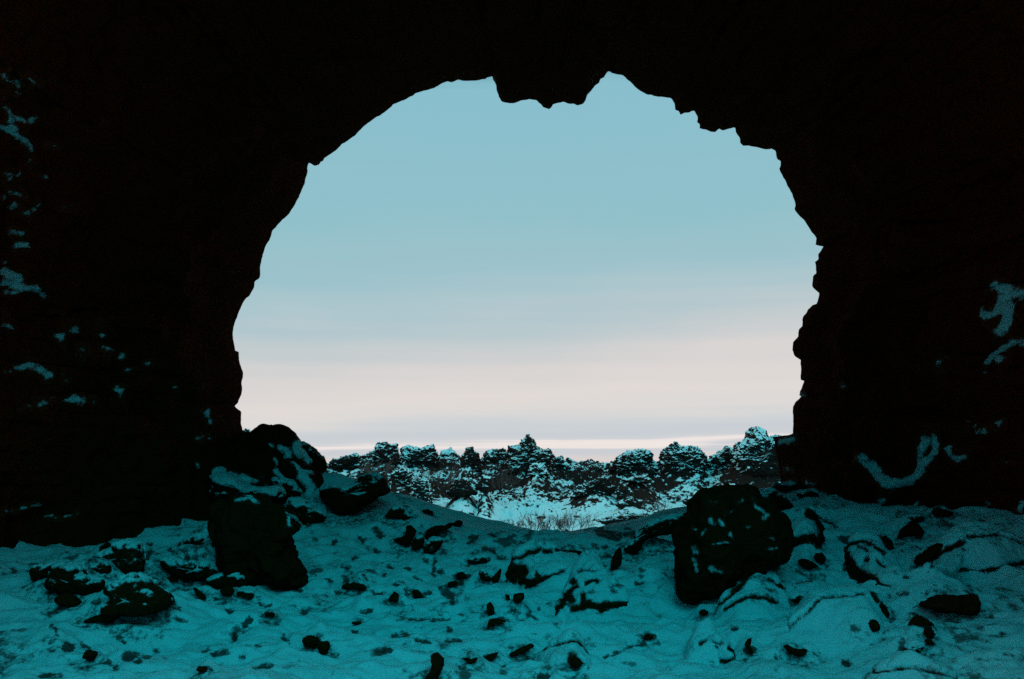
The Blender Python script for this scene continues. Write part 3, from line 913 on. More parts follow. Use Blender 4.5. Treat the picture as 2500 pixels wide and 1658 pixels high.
for i, o in enumerate(SM):
    if np.ptp([p[0] for p in o]) < 19:          # the smallest marks are bare patches in the snow
        SPECKS.append(o)
        continue
    rock(o, 'small dark lava stone poking out of the cave floor snow', seed=200 + i, group=FG, name='lava_stone', cat='stone', thick=.6, rough=.42, res=1.6)

_ro = np.array([r[1] for r in ROCKS])
_rg = base_ground(_ro[:, 0], _ro[:, 1])
for (o, org, size, zt, wdt), gz in zip(ROCKS, _rg):
    if org[1] < 14.4 and size < .50:
        h = min(.30, max(zt - gz, .02) * .85, .25 * wdt + .02)
        BUMPS.append((org[0], org[1] + .10 + .12 * size, h, wdt * .55 + .03, .30 + h * 2.2))
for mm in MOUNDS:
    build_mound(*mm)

# ------------------------------------------------------------------ far ridge: where its crags stand
RG = 'lava crags along the far ridge'
CRAGS = [
    ('low knobbly crag at the left end of the far ridge', 84, [(800, 1135), (815, 1122), (835, 1120), (852, 1114), (872, 1109), (884, 1118), (905, 1140), (900, 1160), (850, 1155), (815, 1150)]),
    ('flat topped crag, first high one from the left on the ridge', 82, [(880, 1130), (892, 1110), (911, 1101), (923, 1086), (946, 1083), (953, 1090), (966, 1088), (974, 1105), (985, 1130), (975, 1155), (930, 1150), (890, 1145)]),
    ('wide humped crag right of the flat topped one', 84, [(975, 1130), (979, 1096), (997, 1089), (1024, 1096), (1041, 1093), (1056, 1089), (1066, 1105), (1075, 1130), (1060, 1160), (1010, 1165), (980, 1150)]),
    ('small knob on the ridge between two larger crags', 86, [(1070, 1130), (1082, 1100), (1095, 1101), (1100, 1094), (1109, 1108), (1120, 1125), (1110, 1145), (1080, 1145)]),
    ('blunt tower crag left of the pointed peak', 80, [(1125, 1125), (1133, 1111), (1138, 1096), (1154, 1095), (1168, 1112), (1172, 1150), (1160, 1170), (1130, 1160)]),
    ('low rubble crag beside the blunt tower', 85, [(1165, 1140), (1190, 1105), (1207, 1097), (1227, 1098), (1240, 1110), (1250, 1150), (1210, 1165), (1175, 1160)]),
    ('crag with a pointed black peak in the middle of the ridge', 80, [(1225, 1140), (1244, 1093), (1270, 1088), (1278, 1073), (1290, 1064), (1301, 1076), (1307, 1091), (1322, 1101), (1340, 1101), (1352, 1117), (1350, 1150), (1320, 1175), (1270, 1185), (1235, 1175)]),
    ('slope of broken lava just right of the pointed peak', 81, [(1335, 1125), (1352, 1117), (1362, 1118), (1380, 1128), (1392, 1132), (1402, 1145), (1420, 1150), (1425, 1170), (1390, 1180), (1350, 1165)]),
    ('thin crooked spike on the ridge right of the peak', 81, [(1362, 1128), (1364, 1119), (1370, 1112), (1376, 1114), (1375, 1122), (1380, 1132), (1372, 1138)]),
    ('short blunt spike next to the crooked one', 81, [(1380, 1135), (1383, 1120), (1388, 1118), (1392, 1124), (1394, 1140), (1388, 1144)]),
    ('low saddle crag in the dip of the ridge', 83, [(1415, 1160), (1436, 1144), (1447, 1138), (1466, 1140), (1484, 1134), (1500, 1145), (1510, 1200), (1480, 1215), (1445, 1190), (1420, 1180)]),
    ('rounded dome crag right of the dip', 78, [(1490, 1150), (1507, 1122), (1527, 1108), (1548, 1102), (1568, 1099), (1585, 1100), (1592, 1118), (1606, 1136), (1614, 1150), (1600, 1175), (1560, 1180), (1520, 1170)]),
    ('square shouldered crag with two horns', 77, [(1608, 1150), (1613, 1125), (1620, 1100), (1632, 1087), (1647, 1082), (1663, 1091), (1683, 1093), (1700, 1092), (1711, 1101), (1722, 1120), (1715, 1160), (1670, 1175), (1625, 1172)]),
    ('knobbly crag between the square one and the tallest', 78, [(1710, 1140), (1737, 1114), (1754, 1112), (1758, 1104), (1773, 1090), (1786, 1097), (1802, 1100), (1815, 1130), (1800, 1165), (1750, 1170), (1720, 1165)]),
    ('tallest crag with a round black head at the right of the ridge', 74, [(1790, 1120), (1803, 1084), (1825, 1074), (1828, 1061), (1842, 1044), (1863, 1050), (1865, 1068), (1877, 1071), (1892, 1063), (1915, 1080), (1930, 1130), (1900, 1165), (1850, 1170), (1805, 1155)]),
    ('black block crag on the slope below the flat topped one', 72, [(960, 1150), (975, 1140), (1000, 1150), (1005, 1185), (990, 1210), (962, 1205), (955, 1180)]),
    ('dark double block standing low on the left slope', 67, [(1005, 1170), (1030, 1160), (1045, 1170), (1055, 1215), (1050, 1235), (1020, 1235), (1005, 1210)]),
    ('black tooth standing on the snow in the left middle slope', 68, [(1163, 1185), (1180, 1163), (1198, 1166), (1195, 1190), (1190, 1207), (1175, 1200)]),
    ('rubble mound left of the black tooth', 68, [(1090, 1200), (1115, 1175), (1140, 1168), (1165, 1190), (1160, 1205), (1130, 1212), (1100, 1212)]),
    ('black block under the pointed peak', 76, [(1290, 1150), (1300, 1132), (1325, 1135), (1335, 1150), (1334, 1185), (1310, 1180), (1293, 1165)]),
    ('dark layered crag in the middle of the right slope', 70, [(1425, 1200), (1440, 1180), (1470, 1160), (1490, 1165), (1500, 1195), (1480, 1222), (1440, 1220), (1395, 1215), (1400, 1200)]),
    ('black cleft crag below the dome', 72, [(1520, 1172), (1545, 1165), (1580, 1160), (1590, 1180), (1560, 1180), (1530, 1178)]),
    ('broken crag on the slope below the square one', 69, [(1505, 1200), (1525, 1185), (1545, 1205), (1540, 1225), (1515, 1222)]),
    ('lava blocks heaped above the great boulder', 60, [(1740, 1200), (1760, 1183), (1790, 1185), (1800, 1200), (1770, 1215), (1740, 1212)]),
    ('low band of snow dusted lava above the sill', 57, [(1460, 1272), (1480, 1262), (1530, 1248), (1580, 1252), (1640, 1245), (1665, 1252), (1640, 1268), (1560, 1276), (1500, 1282)]),
    ('small crag with a snow cap on the lower right slope', 66, [(1500, 1232), (1540, 1215), (1565, 1225), (1560, 1245), (1520, 1245)]),
    ('dark crag peeping out behind the left crag of the opening', 62, [(586, 1090), (592, 1062), (597, 1055), (604, 1053), (613, 1064), (622, 1085), (650, 1200), (680, 1340), (560, 1340), (570, 1200)]),
    ('dark boulder crag just above the great boulder', 58, [(1670, 1225), (1690, 1205), (1720, 1200), (1745, 1212), (1740, 1235), (1690, 1240)]),
]
for lab, d, o in CRAGS:
    q = at(np.array([p[0] for p in o], float), np.array([p[1] for p in o], float), float(d))
    gz = float(base_ground(np.array([q[:, 0].mean()]), np.array([float(d)]))[0])
    HUMPS.append((q[:, 0].mean(), d + .4, max(.25, q[:, 2].max() - gz) * .58, np.ptp(q[:, 0]) * .62, 2.6))

# ------------------------------------------------------------------ ground sheet and hillside
sx = np.linspace(-1, 1, 861)
sx = .35 * sx + .65 * sx ** 3


def sheet(ys):
    wd = np.where(ys < 16, 22 + 0 * ys, 22 + (ys - 16) * 1.1)
    x = sx[None, :] * wd[:, None]
    y = np.broadcast_to(ys[:, None], x.shape)
    return x.copy(), y.copy()


inv = lambda a, b, n: 1 / np.linspace(1 / a, 1 / b, n)
ys1 = np.concatenate([np.linspace(-60, 0, 14, endpoint=False), np.linspace(0, 6.6, 40, endpoint=False), inv(6.6, 16, 440), np.linspace(16.1, 52, 60)])
x, y = sheet(ys1)
z = ground(x, y)
V = np.stack([x, y, z], -1).reshape(-1, 3)
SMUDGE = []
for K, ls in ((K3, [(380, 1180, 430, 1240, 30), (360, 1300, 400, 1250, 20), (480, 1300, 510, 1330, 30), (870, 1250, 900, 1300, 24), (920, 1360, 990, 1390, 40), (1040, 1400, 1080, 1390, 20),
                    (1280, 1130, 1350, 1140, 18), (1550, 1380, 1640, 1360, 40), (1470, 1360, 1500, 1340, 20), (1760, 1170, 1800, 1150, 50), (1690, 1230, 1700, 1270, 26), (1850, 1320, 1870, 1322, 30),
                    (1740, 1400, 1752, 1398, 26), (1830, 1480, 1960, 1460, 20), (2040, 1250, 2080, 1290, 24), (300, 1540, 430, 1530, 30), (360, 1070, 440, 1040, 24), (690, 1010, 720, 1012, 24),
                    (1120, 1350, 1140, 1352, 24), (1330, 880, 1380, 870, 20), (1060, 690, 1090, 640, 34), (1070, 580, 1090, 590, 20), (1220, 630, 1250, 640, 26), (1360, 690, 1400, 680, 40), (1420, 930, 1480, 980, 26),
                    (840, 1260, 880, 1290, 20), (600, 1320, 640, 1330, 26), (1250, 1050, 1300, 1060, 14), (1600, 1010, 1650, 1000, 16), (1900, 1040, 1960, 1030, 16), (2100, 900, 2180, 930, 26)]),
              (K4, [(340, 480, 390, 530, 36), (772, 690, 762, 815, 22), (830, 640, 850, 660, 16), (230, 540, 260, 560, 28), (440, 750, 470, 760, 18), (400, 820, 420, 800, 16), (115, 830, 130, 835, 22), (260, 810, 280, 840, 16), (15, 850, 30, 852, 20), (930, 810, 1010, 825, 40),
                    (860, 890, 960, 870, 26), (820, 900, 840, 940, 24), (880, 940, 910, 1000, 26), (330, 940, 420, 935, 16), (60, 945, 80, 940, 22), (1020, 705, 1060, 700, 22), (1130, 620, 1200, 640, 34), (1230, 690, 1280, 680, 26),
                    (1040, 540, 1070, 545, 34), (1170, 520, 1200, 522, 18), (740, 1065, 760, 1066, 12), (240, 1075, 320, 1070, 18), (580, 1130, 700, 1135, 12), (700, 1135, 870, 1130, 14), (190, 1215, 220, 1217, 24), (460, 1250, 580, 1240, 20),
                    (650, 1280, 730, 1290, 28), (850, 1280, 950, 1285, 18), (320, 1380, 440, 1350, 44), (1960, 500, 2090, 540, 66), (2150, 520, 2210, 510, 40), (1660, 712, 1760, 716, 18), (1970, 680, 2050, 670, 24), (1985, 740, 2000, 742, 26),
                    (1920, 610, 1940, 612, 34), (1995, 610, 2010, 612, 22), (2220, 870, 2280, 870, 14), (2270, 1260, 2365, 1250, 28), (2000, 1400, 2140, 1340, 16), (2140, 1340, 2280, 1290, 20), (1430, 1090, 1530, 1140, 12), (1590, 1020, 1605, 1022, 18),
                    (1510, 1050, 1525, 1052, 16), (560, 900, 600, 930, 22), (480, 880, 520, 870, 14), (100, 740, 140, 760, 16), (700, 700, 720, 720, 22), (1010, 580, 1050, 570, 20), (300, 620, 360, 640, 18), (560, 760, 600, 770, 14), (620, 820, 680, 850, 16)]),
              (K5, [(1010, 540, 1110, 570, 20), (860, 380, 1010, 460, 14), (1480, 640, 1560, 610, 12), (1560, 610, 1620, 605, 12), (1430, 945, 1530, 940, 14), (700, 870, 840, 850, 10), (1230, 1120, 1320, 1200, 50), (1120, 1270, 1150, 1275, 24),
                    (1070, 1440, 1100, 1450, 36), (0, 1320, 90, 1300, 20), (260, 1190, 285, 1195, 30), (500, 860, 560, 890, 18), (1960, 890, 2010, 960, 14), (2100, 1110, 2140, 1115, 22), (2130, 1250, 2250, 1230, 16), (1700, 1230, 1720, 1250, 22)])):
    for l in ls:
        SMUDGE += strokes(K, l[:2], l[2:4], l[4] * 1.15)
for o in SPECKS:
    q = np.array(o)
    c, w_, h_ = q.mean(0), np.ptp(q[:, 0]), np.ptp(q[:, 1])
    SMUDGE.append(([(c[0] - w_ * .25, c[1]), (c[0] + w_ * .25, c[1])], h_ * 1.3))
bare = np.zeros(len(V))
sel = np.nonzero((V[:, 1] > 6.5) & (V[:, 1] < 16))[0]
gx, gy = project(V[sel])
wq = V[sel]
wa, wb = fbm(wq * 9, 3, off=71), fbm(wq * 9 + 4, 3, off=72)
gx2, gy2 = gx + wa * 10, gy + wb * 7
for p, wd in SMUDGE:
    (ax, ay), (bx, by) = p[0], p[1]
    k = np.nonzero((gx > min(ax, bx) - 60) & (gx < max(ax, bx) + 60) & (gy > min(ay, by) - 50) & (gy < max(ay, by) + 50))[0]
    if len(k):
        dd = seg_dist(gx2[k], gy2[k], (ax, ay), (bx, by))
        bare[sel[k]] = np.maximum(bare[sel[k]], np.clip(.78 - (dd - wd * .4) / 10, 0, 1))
for (o, org, size, zt, wdt) in ROCKS:           # contact shade painted into the snow round the foot of each stone
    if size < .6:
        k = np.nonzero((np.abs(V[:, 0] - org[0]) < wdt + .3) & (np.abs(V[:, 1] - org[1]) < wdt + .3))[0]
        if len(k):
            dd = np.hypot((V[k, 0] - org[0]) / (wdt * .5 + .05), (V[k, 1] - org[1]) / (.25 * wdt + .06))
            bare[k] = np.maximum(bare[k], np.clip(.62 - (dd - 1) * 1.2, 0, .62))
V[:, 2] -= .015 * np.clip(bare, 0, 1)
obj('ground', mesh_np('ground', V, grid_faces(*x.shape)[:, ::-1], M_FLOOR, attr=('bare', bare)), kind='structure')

ys2 = np.concatenate([np.linspace(52, 56, 8, endpoint=False), np.linspace(56, 97, 330, endpoint=False), np.geomspace(97, 9000, 60)])
x, y = sheet(ys2)
z = ground(x, y)
rg = smooth(58, 66, y) * (1 - smooth(99, 120, y))
P = np.stack([x, y, z], -1).reshape(-1, 3)
rocky = smooth(-.25, .35, fbm(P * np.array([.11, .16, 0]), 3, off=11).reshape(x.shape) + (y - 74) * .022)
r1 = fbm(P * np.array([.55, .45, 0]), 5, off=12, ridged=True).reshape(x.shape)
r2 = fbm(P * np.array([1.9, 1.6, 0]), 4, off=13, ridged=True).reshape(x.shape)
r3 = fbm(P * np.array([4.5, 4.0, 0]), 2, off=14, ridged=True).reshape(x.shape)
z = z + rg * (.15 + rocky) * (.5 * r1 + .36 * r2 + .14 * r3) + rg * .05 * r2
V = np.stack([x, y, z], -1).reshape(-1, 3)
obj('hillside', mesh_np('hillside', V, grid_faces(*x.shape)[:, ::-1], M_HILL), kind='structure')

# ------------------------------------------------------------------ lava crags along the far ridge
for i, (lab, d, o) in enumerate(CRAGS):
    V, Fc, org, size = traced(o, d=float(d), thick=.6, rough=.0, seed=300 + i, res=2.2, power=.5, jag=.20)
    N = vnormals(V, Fc)
    ctr = V.mean(0)
    if ((V - ctr) * N).sum() < 0:
        N = -N
    q = V * np.array([1, 1, 1.7])
    dis = .36 * fbm(q * .75, 4, off=i, ridged=True, gain=.6) + .26 * fbm(q * 2.2, 4, off=i + 2, ridged=True, gain=.6) + .06 * fbm(q * 6, 2, off=i)
    V = V + N * ((dis - dis.mean() - .05) * min(1.0, size / 2.2))[:, None]
    obj('lava_crag', mesh_np('lava_crag', V - org, Fc, M_CROP), label=lab, cat='crag', group=RG, loc=org)

# loose blocks scattered over the hillside: copies of eight shapes
protos = []
for k in range(8):
    u = np.linspace(0, 2 * math.pi, 14, endpoint=False)
    ph = np.linspace(-1.5, 1.5, 9)
    V = np.stack([np.cos(ph)[:, None] * np.cos(u), np.cos(ph)[:, None] * np.sin(u), np.sin(ph)[:, None] + 0 * u], -1).reshape(-1, 3)
    V = V * (1 + .45 * fbm(V * 1.3, 3, off=k + 40))[:, None] * np.array([1, .8, .75])
    protos.append(mesh_np('lava_block', V, grid_faces(9, 14, wrap_v=True), M_CROP))
rr = random.Random(5)
cnt = 0
lab_b = 'loose lava block dusted with snow on the far hillside'
pts = []
while len(pts) < 230:
    px, d = rr.uniform(820, 1900), rr.uniform(58, 84)
    pts.append((ray(px, 1115)[0] * d, d))
pa = np.array(pts)
zg = ground(pa[:, 0], pa[:, 1])
for (bx, by), bz in zip(pts, zg):
    s = rr.uniform(.10, .30) * (1.7 if rr.random() < .15 else 1)
    o = bpy.data.objects.new('lava_block', protos[rr.randrange(8)])
    COL.objects.link(o)
    o.location = (bx, by, bz + s * .2)
    o.scale = (s * rr.uniform(.8, 1.5), s, s * rr.uniform(.7, 1.3))
    o.rotation_euler = (rr.uniform(-.4, .4), rr.uniform(-.4, .4), rr.uniform(0, 6.28))
    o['label'] = lab_b
    o['category'] = 'stone'
    o['group'] = 'loose lava blocks on the far hillside'


# ------------------------------------------------------------------ bare shrubs
def shrub(px, py, d, w, h, n, label, seed, lean=0):
    r = random.Random(seed)
    data = ([], []), ([], [])
    base = at(np.array([px]), np.array([py]), d)[0]
    gz = float(ground(np.array([base[0]]), np.array([d]))[0])
    base[2] = gz if abs(gz - base[2]) < 1.6 else max(base[2], gz)

    def tube(a, b, ra, rb, lev):
        V, Fc = data[min(lev, 1)]
        a, b = np.array(a), np.array(b)
        t = (b - a) / (np.linalg.norm(b - a) + 1e-9)
        s = np.cross(t, [0.3, 1, .1])
        s /= np.linalg.norm(s) + 1e-9
        q = np.cross(t, s)
        i = len(V)
        for p, rad in ((a, ra), (b, rb)):
            for k in range(3):
                an = 2.094 * k
                V.append(p + rad * (s * math.cos(an) + q * math.sin(an)))
        for k in range(3):
            Fc.append((i + k, i + (k + 1) % 3, i + 3 + (k + 1) % 3, i + 3 + k))

    def grow(p, dr, ln, rad, lev):
        q = p
        for s in range(3):
            dr = dr + np.array([r.gauss(0, .22), r.gauss(0, .22), r.gauss(0.05, .14)])
            dr /= np.linalg.norm(dr)
            nx = q + dr * ln / 3
            tube(q, nx, rad * (1 - .2 * s), rad * (1 - .2 * (s + 1)), lev)
            q = nx
            if lev < 2:
                for _ in range(2):
                    grow(q, dr + np.array([r.gauss(0, .6), r.gauss(0, .6), r.gauss(.1, .35)]), ln * .5, rad * .6, lev + 1)

    for k in range(n):
        off = np.array([r.uniform(-w / 2, w / 2) * .7, r.uniform(-w / 2, w / 2) * .5, -.05])
        dr = np.array([off[0] / w * 1.6 + lean, r.gauss(0, .3), 1.0])
        grow(off, dr / np.linalg.norm(dr), h * r.uniform(.6, 1.1), .020, 0)
    root = obj('bare_shrub', None, label=label, cat='shrub', group='leafless shrubs on the far slope', loc=base)
    for nm, (V, Fc) in zip(('stem', 'twig'), data):
        o = obj(nm, mesh_np(nm, V, Fc, M_TWIG, False), root)


SH = [(1071, 1185, 70, 2.2, 1.1, 16, 'wide leafless shrub in the hollow of the left slope'),
      (1122, 1262, 60, 1.9, .8, 16, 'leafless shrub low on the snow left of the valley floor'),
      (1227, 1190, 70, 1.6, .9, 12, 'leafless shrub on the snow right of the black tooth'),
      (923, 1158, 64, 1.7, .8, 12, 'leafless shrub behind the snow ramp at the far left'),
      (1300, 1300, 50, 1.1, .7, 10, 'thin leafless shrub on the valley floor right behind the sill'),
      (1345, 1304, 50, 1.0, .75, 10, 'leafless shrub rising over the lowest point of the sill'),
      (1402, 1298, 51, 1.7, .75, 16, 'dense leafless shrub over the right part of the sill'),
      (1385, 1228, 64, .9, .8, 5, 'small lone leafless shrub in the open snow'),
      (1588, 1250, 60, 1.3, 1.0, 12, 'upright leafless shrub below the dome crag'),
      (1595, 1205, 68, 1.8, .9, 12, 'pale leafless shrub directly under the dome crag'),
      (1666, 1262, 57, 1.6, .7, 14, 'low dark leafless shrub at the left of the great boulder'),
      (1255, 1296, 49, .9, .45, 8, 'short leafless shrub at the left of the sill dip')]
for i, (px, py, d, w, h, n, lab) in enumerate(SH):
    a, b = ray(px, py)
    shrub(px, py, float(d), w, h, n, lab, 900 + i)

# ------------------------------------------------------------------ the arch
KA = lambda p: crop(550, 150, .3189, p)
KB = lambda p: crop(1150, 150, .2551, p)
KC = lambda p: crop(1600, 200, .287, p)
KD = lambda p: crop(1850, 550, .3824, p)
KE = lambda p: crop(500, 550, .3824, p)
LOOP = [(640, 2300), (630, 1900), (615, 1500), (602, 1250), (597, 1120)] + \
    KE([(240, 1310), (232, 1260), (232, 1190), (190, 1155), (215, 1135), (235, 1060), (237, 1000), (245, 940), (222, 880), (218, 808), (195, 800), (182, 745), (180, 690), (190, 630), (235, 515), (265, 465), (290, 450), (315, 400), (318, 360), (350, 330)]) + \
    KA([(268, 1568), (297, 1435), (345, 1350), (365, 1290), (430, 1215), (470, 1180), (490, 1165), (505, 1135), (560, 1040), (605, 945), (615, 890), (630, 840), (625, 815), (637, 772), (685, 798), (720, 788), (733, 768), (748, 768), (765, 740), (830, 695), (880, 650), (890, 633), (915, 622), (1000, 560), (1070, 488), (1160, 425), (1210, 400), (1270, 350), (1280, 333), (1330, 312), (1380, 295), (1430, 268), (1465, 243), (1540, 222), (1590, 205), (1650, 175), (1700, 155), (1730, 163), (1780, 143), (1830, 150)]) + \
    KB([(0, 183), (65, 180), (135, 170), (150, 157), (222, 137), (228, 160), (250, 190), (247, 280), (268, 330), (293, 390), (370, 405), (430, 395), (500, 370), (560, 362), (625, 372), (665, 408), (690, 437), (752, 450), (785, 410), (840, 402), (885, 388), (940, 407), (985, 407), (1015, 423), (1070, 407), (1093, 365), (1105, 305), (1160, 265), (1185, 230), (1225, 208), (1238, 172), (1270, 155), (1310, 95), (1330, 97), (1345, 112), (1420, 133), (1455, 140), (1520, 195), (1600, 260), (1690, 325), (1725, 318), (1780, 337), (1910, 350)]) + \
    KC([(160, 185), (168, 240), (200, 248), (215, 282), (245, 260), (285, 257), (310, 243), (335, 247), (362, 297), (352, 345), (378, 362), (380, 393), (440, 412), (480, 430), (508, 428), (540, 397), (570, 413), (610, 405), (680, 387), (695, 440), (722, 485), (722, 520), (745, 547), (835, 547), (910, 568), (970, 570), (985, 560), (1025, 582), (1040, 655), (1068, 670), (1070, 708), (1055, 742), (1085, 795), (1120, 880), (1160, 950), (1187, 1020), (1185, 1085), (1205, 1120), (1265, 1175), (1310, 1245)]) + \
    KD([(375, 82), (372, 125), (422, 135), (385, 190), (390, 215), (365, 235), (375, 305), (355, 320), (350, 395), (390, 435), (375, 510), (350, 515), (320, 540), (290, 590), (280, 640), (260, 665), (262, 710), (225, 750), (220, 800), (235, 835), (275, 860), (275, 990), (298, 993), (265, 1060), (265, 1085), (280, 1092), (240, 1130), (222, 1160), (228, 1250), (222, 1320), (226, 1345), (160, 1348), (105, 1350), (108, 1400), (140, 1568)]) + \
    [(1908, 1185), (1915, 1260), (1925, 1500), (1930, 1900), (1935, 2300)]
lp = np.array(LOOP, float)
seg = np.linalg.norm(np.diff(lp, axis=0), axis=1)
L = np.concatenate([[0], np.cumsum(seg)])
NU = 1150
t = np.linspace(0, L[-1], NU)
B = np.stack([np.interp(t, L, lp[:, k]) for k in (0, 1)], -1)
# crumbly edge, finer than the traced points
tt = np.stack([t * .035, t * 0, t * 0], -1)
nrm = np.gradient(B, axis=0)
nrm = np.stack([-nrm[:, 1], nrm[:, 0]], -1) / np.linalg.norm(nrm, axis=1)[:, None]
B = B + nrm * (fbm(tt, 4, off=21, gain=.65) * 4.5)[:, None]
YS = 15.0
SP = at(B[:, 0], B[:, 1], YS)
# outward direction from a smoothed loop
k = np.exp(-np.linspace(-2.2, 2.2, 121) ** 2)
k /= k.sum()
pad = np.concatenate([np.repeat(B[:1], 60, 0), B, np.repeat(B[-1:], 60, 0)])
Bs = np.stack([np.convolve(pad[:, c], k, 'valid') for c in (0, 1)], -1)
cen = np.array([1255., 820.])
od = Bs - np.stack([np.full(NU, cen[0]), np.minimum(np.maximum(Bs[:, 1], 0), 10000) * 0 + np.where(Bs[:, 1] > cen[1], Bs[:, 1], cen[1])], -1)
od[:, 1] *= -1
od /= np.linalg.norm(od, axis=1)[:, None]
# profile: lip, inner wall facing the camera, vault over the camera, outer hull, outer face, throat
prof = [(0, 15.0), (.06, 14.78), (.18, 14.55), (.45, 14.15), (1.0, 13.55), (1.7, 12.8), (2.3, 12.0), (2.55, 10.9), (2.35, 9.4), (1.9, 7.6), (1.6, 6.0), (1.5, 4.8)]
prof = np.array(prof)
s = np.concatenate([[0], np.cumsum(np.linalg.norm(np.diff(prof, axis=0), axis=1))])
NI = 230
sj = np.linspace(0, 1, NI) ** 1.25 * s[-1]
inR, inY = np.interp(sj, s, prof[:, 0]), np.interp(sj, s, prof[:, 1])
kk = np.ones(7) / 7
for _ in range(2):
    inR[4:-4] = np.convolve(inR, kk, 'same')[4:-4]
    inY[4:-4] = np.convolve(inY, kk, 'same')[4:-4]
outer = [(1.9, 4.2), (2.9, 4.0), (4.6, 4.8), (6.4, 7), (7.8, 11), (8.4, 15), (8.4, 20), (8.0, 25), (7, 27.5)]
rear = [(28.2, 4.2), (28.0, 2.6), (27.2, 1.4), (25.6, .8), (23.5, .5), (21.2, .32), (19, .2), (17.4, .1), (16.2, .04), (15.4, .012)]
rows = []
up = np.clip(od[:, 1], 0, 1)


right = np.clip(od[:, 0], 0, 1) * (1 - up)


def yb(yy):
    return yy - (5.0 * (1 - up) + 1.5 * right) * smooth(10, 4.5, yy)  # unseen side walls carried back past the camera to shade the floor


def rb(R, yy):
    return R - (1.05 * (1 - up) + 1.0 * right) * smooth(10, 6, yy) * min(1, R / 1.5)  # unseen side walls also drawn inwards, the right one more, to darken floor corners


for R, yy in zip(inR, inY):
    rows.append(np.stack([SP[:, 0] + od[:, 0] * rb(R, yy), yb(yy), SP[:, 2] + od[:, 1] * rb(R, yy)], -1))
for R, yy in outer:
    rows.append(np.stack([SP[:, 0] + od[:, 0] * rb(R, yy), yb(yy), SP[:, 2] + od[:, 1] * rb(R, yy)], -1))
eye = np.array([0, 0, EYE])
for yy, R in rear:
    p = eye + (SP - eye) * (yy / YS)
    p[:, 0] += od[:, 0] * R
    p[:, 2] += od[:, 1] * R
    rows.append(p)
V = np.stack(rows).reshape(-1, 3)
NV = len(rows)
Fc = grid_faces(NV, NU, wrap_u=True)
N = vnormals(V, Fc)
ridx = np.repeat(np.arange(NV), NU)
Rall = np.concatenate([inR, [o[0] for o in outer], [r[1] for r in rear]])[ridx]
# make normals point out of the rock: inner wall must face the camera side
mid = (ridx > 60) & (ridx < 120)
if (N[mid, 1]).mean() > 0:
    Fc = Fc[:, ::-1]
    N = -N
amp = smooth(.02, 1.0, Rall)
q = V * np.array([1, 1, 1.35])
dis = .34 * fbm(q * .55, 4, off=31, ridged=True) + .16 * fbm(q * 1.7, 5, off=32, ridged=True, gain=.55) + .20 * fbm(q * .35, 2, off=33)
V = V + N * (dis * amp)[:, None]
arch_org = np.array([0, 15, 0.])
arch = obj('lava_arch', None, label='huge black lava arch framing the sky from inside the cave', cat='rock arch', loc=arch_org)
iL = int(np.argmax(B[:, 1] < 620))
iR = NU - 1 - int(np.argmax(B[::-1, 1] < 560))
col = np.arange(len(Fc)) % (NU - 1)
ARCH_PART = []
for nm, lab, ok in (('arch_leg', 'left leg of the arch flecked with snow', col < iL), ('arch_leg', 'right leg of the arch with a stepped block at its foot', col >= iR),
                    ('arch_span', None, (col >= iL) & (col < iR))):
    u, iv = np.unique(Fc[ok], return_inverse=True)
    ARCH_PART.append(obj(nm, mesh_np(nm, V[u] - arch_org, iv.reshape(-1, 4), M_CAVE), arch, label=lab))

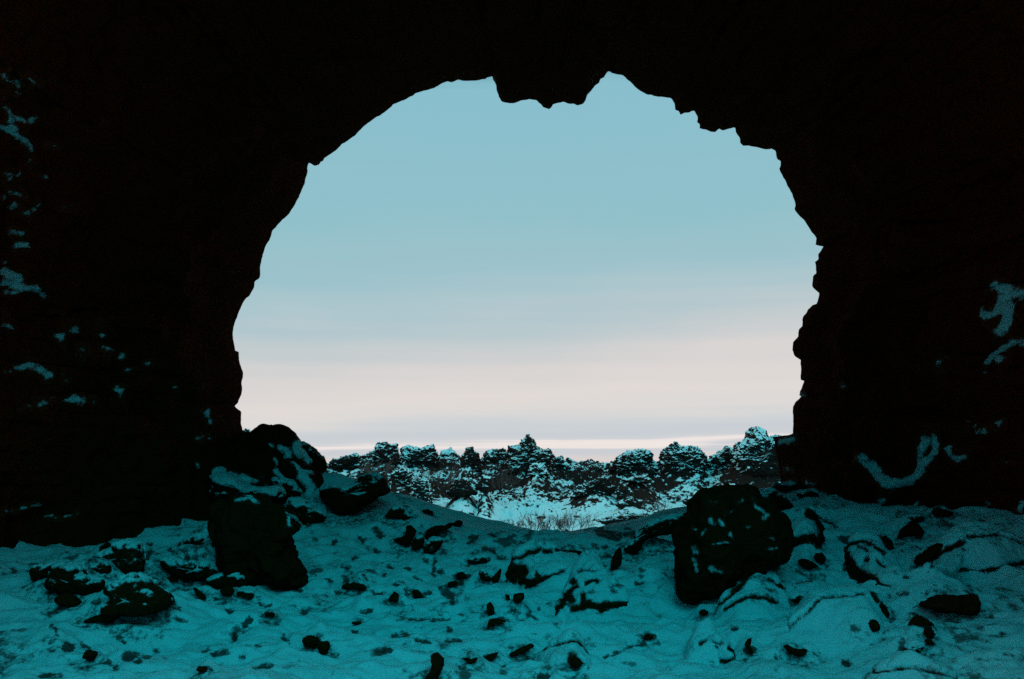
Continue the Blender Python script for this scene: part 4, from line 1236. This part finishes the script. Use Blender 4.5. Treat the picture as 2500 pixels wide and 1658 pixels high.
# snow clinging to the ledges of the inner wall
C6 = lambda *a: ([(x * .3383, 150 + y * .3383) for x, y in a[:-1]], a[-1] * .3383)
C7 = lambda *a: ([(x * .3383, 650 + y * .3383) for x, y in a[:-1]], a[-1] * .3383)
C3 = lambda *a: ([(x * .3383, 1128 + y * .3383) for x, y in a[:-1]], a[-1] * .3383)
C8 = lambda *a: ([(1900 + x * .3827, 650 + y * .3827) for x, y in a[:-1]], a[-1] * .3827)
PATCH = [
    ('thin snow veins high at the left edge of the wall', [C6((0, 120), (60, 140), (130, 180), 12), C6((150, 130), (210, 140), (270, 175), 14), C6((20, 205), (60, 200), (120, 240), 16), C6((20, 258), (24, 258), 16)]),
    ('hooked blue snow patch on the upper left wall', [C6((10, 325), (60, 385), 20), C6((65, 400), (150, 410), (185, 440), (250, 425), 28), C6((70, 410), (85, 490), (130, 540), 46), C6((10, 485), (150, 490), 34), C6((140, 540), (190, 580), (220, 640), 28), C6((225, 690), (210, 760), 16)]),
    ('scattered snow flecks under the hooked patch', [C6((340, 605), (400, 628), 15), C6((50, 790), (120, 810), 30), C6((275, 830), (330, 850), 17), C6((20, 845), (60, 840), 12), C6((80, 945), (130, 950), (170, 990), 20), C6((10, 995), (30, 985), 28), C6((90, 1050), (130, 1050), 34), C6((170, 1100), (235, 1060), 24), C6((270, 1050), (276, 1040), 18), C6((460, 1040), (510, 1060), 19), C6((60, 1235), (160, 1250), 28), C6((120, 1330), (200, 1335), 32), C6((30, 1450), (36, 1450), 20), C6((720, 440), (740, 440), 14)]),
    ('largest snow patch at the middle of the left edge', [C7((20, 50), (130, 80), 64), C7((20, 140), (140, 130), 50), C7((20, 200), (100, 195), 30), C7((130, 150), (260, 180), (310, 210), 34), C7((330, 245), (334, 245), 14)]),
    ('small snow flecks across the middle of the left wall', [C7((20, 435), (90, 440), 28), C7((390, 335), (440, 380), 14), C7((470, 430), (550, 480), 16), C7((400, 500), (470, 500), (450, 540), 28), C7((590, 610), (620, 610), 16), C7((730, 480), (750, 490), 13), C7((750, 590), (810, 605), (775, 630), 20), C7((860, 650), (895, 650), 20), C7((1020, 520), (1050, 505), 15), C7((890, 740), (960, 745), 12), C7((820, 860), (860, 900), 32), C7((1240, 865), (1265, 880), 14), C7((600, 672), (604, 672), 10), C7((1040, 690), (1075, 697), 9)]),
    ('snow ledge with a drooping right end on the left wall', [C7((100, 740), (220, 720), (290, 770), (340, 800), 40), C7((20, 735), (70, 745), 16), C7((440, 800), (450, 780), 10), C7((460, 845), (480, 850), 14)]),
    ('long horizontal snow streak low on the left wall', [C7((160, 1015), (220, 1015), 13), C7((270, 1000), (380, 970), (500, 960), (560, 945), (690, 965), 26), C7((490, 975), (610, 990), 24)]),
    ('faint snow marks near the foot of the left wall', [C7((1490, 1060), (1510, 1120), 26), C7((1410, 1235), (1500, 1235), 12), C7((1410, 1410), (1440, 1450), 14), C3((50, 350), (90, 345), 12), C3((150, 330), (220, 320), (280, 315), 18), C3((310, 395), (370, 390), 15), C3((400, 405), (440, 405), (550, 375), 12)]),
    ('grey snow shelf at the foot of the left arch leg', [C3((1555, 80), (1650, 110), (1750, 160), (1850, 170), (1900, 190), 70), C3((1570, 270), (1720, 280), (1800, 265), (1850, 290), 18), C3((1560, 370), (1640, 360), (1690, 395), 26), C3((1400, 445), (1500, 440), (1530, 500), (1640, 500), 40)]),
    ('large snow patch with a hollow at the right edge of the wall', [C8((1370, 130), (1450, 140), (1600, 180), 46), C8((1430, 200), (1400, 280), (1320, 310), 54), C8((1460, 200), (1480, 330), (1440, 400), 66), C8((1300, 260), (1300, 320), 18), C8((1380, 425), (1470, 440), 18)]),
    ('slanting snow patch below the large one on the right wall', [C8((1600, 475), (1480, 500), (1400, 550), (1330, 620), 38), C8((1410, 600), (1440, 610), 44), C8((1300, 690), (1350, 660), 12)]),
    ('tiny snow flecks on the right wall', [C8((1010, 605), (1045, 620), 12), C8((1050, 570), (1070, 565), 10), C8((410, 760), (450, 768), 12), C8((1210, 1000), (1250, 1010), (1275, 1050), 11), C8((1290, 1060), (1320, 1060), 36), C8((1370, 1020), (1430, 1000), 10), C8((1410, 1050), (1470, 1020), 26), C8((1410, 1250), (1480, 1235), 11)]),
    ('forked snow gully low on the right wall', [C8((520, 1230), (580, 1260), (650, 1350), (720, 1390), (850, 1360), (910, 1300), 58), C8((900, 1290), (910, 1160), (930, 1110), 38), C8((920, 1270), (1000, 1190), (990, 1100), 42), C8((1000, 1200), (1100, 1150), 18), C8((1090, 1200), (1120, 1230), (1210, 1215), 26)]),
    ('snow tongues running up the foot of the right wall', [(p, w) for p, w in strokes(K5, (870, 340), (880, 250), (930, 260), (990, 340), 60) + strokes(K5, (1250, 375), (1300, 320), (1348, 262), 34) + strokes(K5, (1600, 335), (1616, 290), 16) + strokes(K5, (2090, 335), (2112, 300), 18) + strokes(K5, (2370, 290), (2345, 355), 40)]),
    ('snow caught on the block of the right arch leg', [C8((20, 1105), (90, 1095), 36), C8((60, 1300), (80, 1300), 20), C8((40, 1390), (100, 1380), 18), C8((190, 1380), (220, 1385), 20), C8((160, 825), (185, 818), 12)]),
]
inner = ridx < NI
Vi = V[:NI * NU]
Ni = vnormals(V, Fc)[:NI * NU]
Fi = grid_faces(NI, NU)
if (Fc[0] == grid_faces(NV, NU, wrap_u=True)[0][::-1]).all():
    Fi = Fi[:, ::-1]
px, py = project(Vi)
for lab, pls in PATCH:
    m = line_mask(Vi, pls, soft=6, warp=13, ws=4.5)
    cv = np.clip(m, -1, 1.5)
    h = .006 + .018 * np.clip(cv, 0, 1)
    ok = (cv[Fi].max(1) > -.8) & (py[Fi].max(1) < 1700) & (py[Fi].min(1) > -200)
    if ok.sum() < 4:
        print('no patch', lab)
        continue
    f = Fi[ok]
    for g in components(f):
        if len(g) < 5:
            continue
        u2, i2 = np.unique(g, return_inverse=True)
        side_ = px[u2].mean() > 1250
        me = mesh_np('snow_patch', (Vi + Ni * h[:, None])[u2] - arch_org, i2.reshape(-1, 4), M_PATCH, attr=('cover', cv[u2] - .02))
        j = np.mean(u2 % NU)
        obj('snow_patch', me, ARCH_PART[0 if j < iL else 1 if j >= iR else 2])
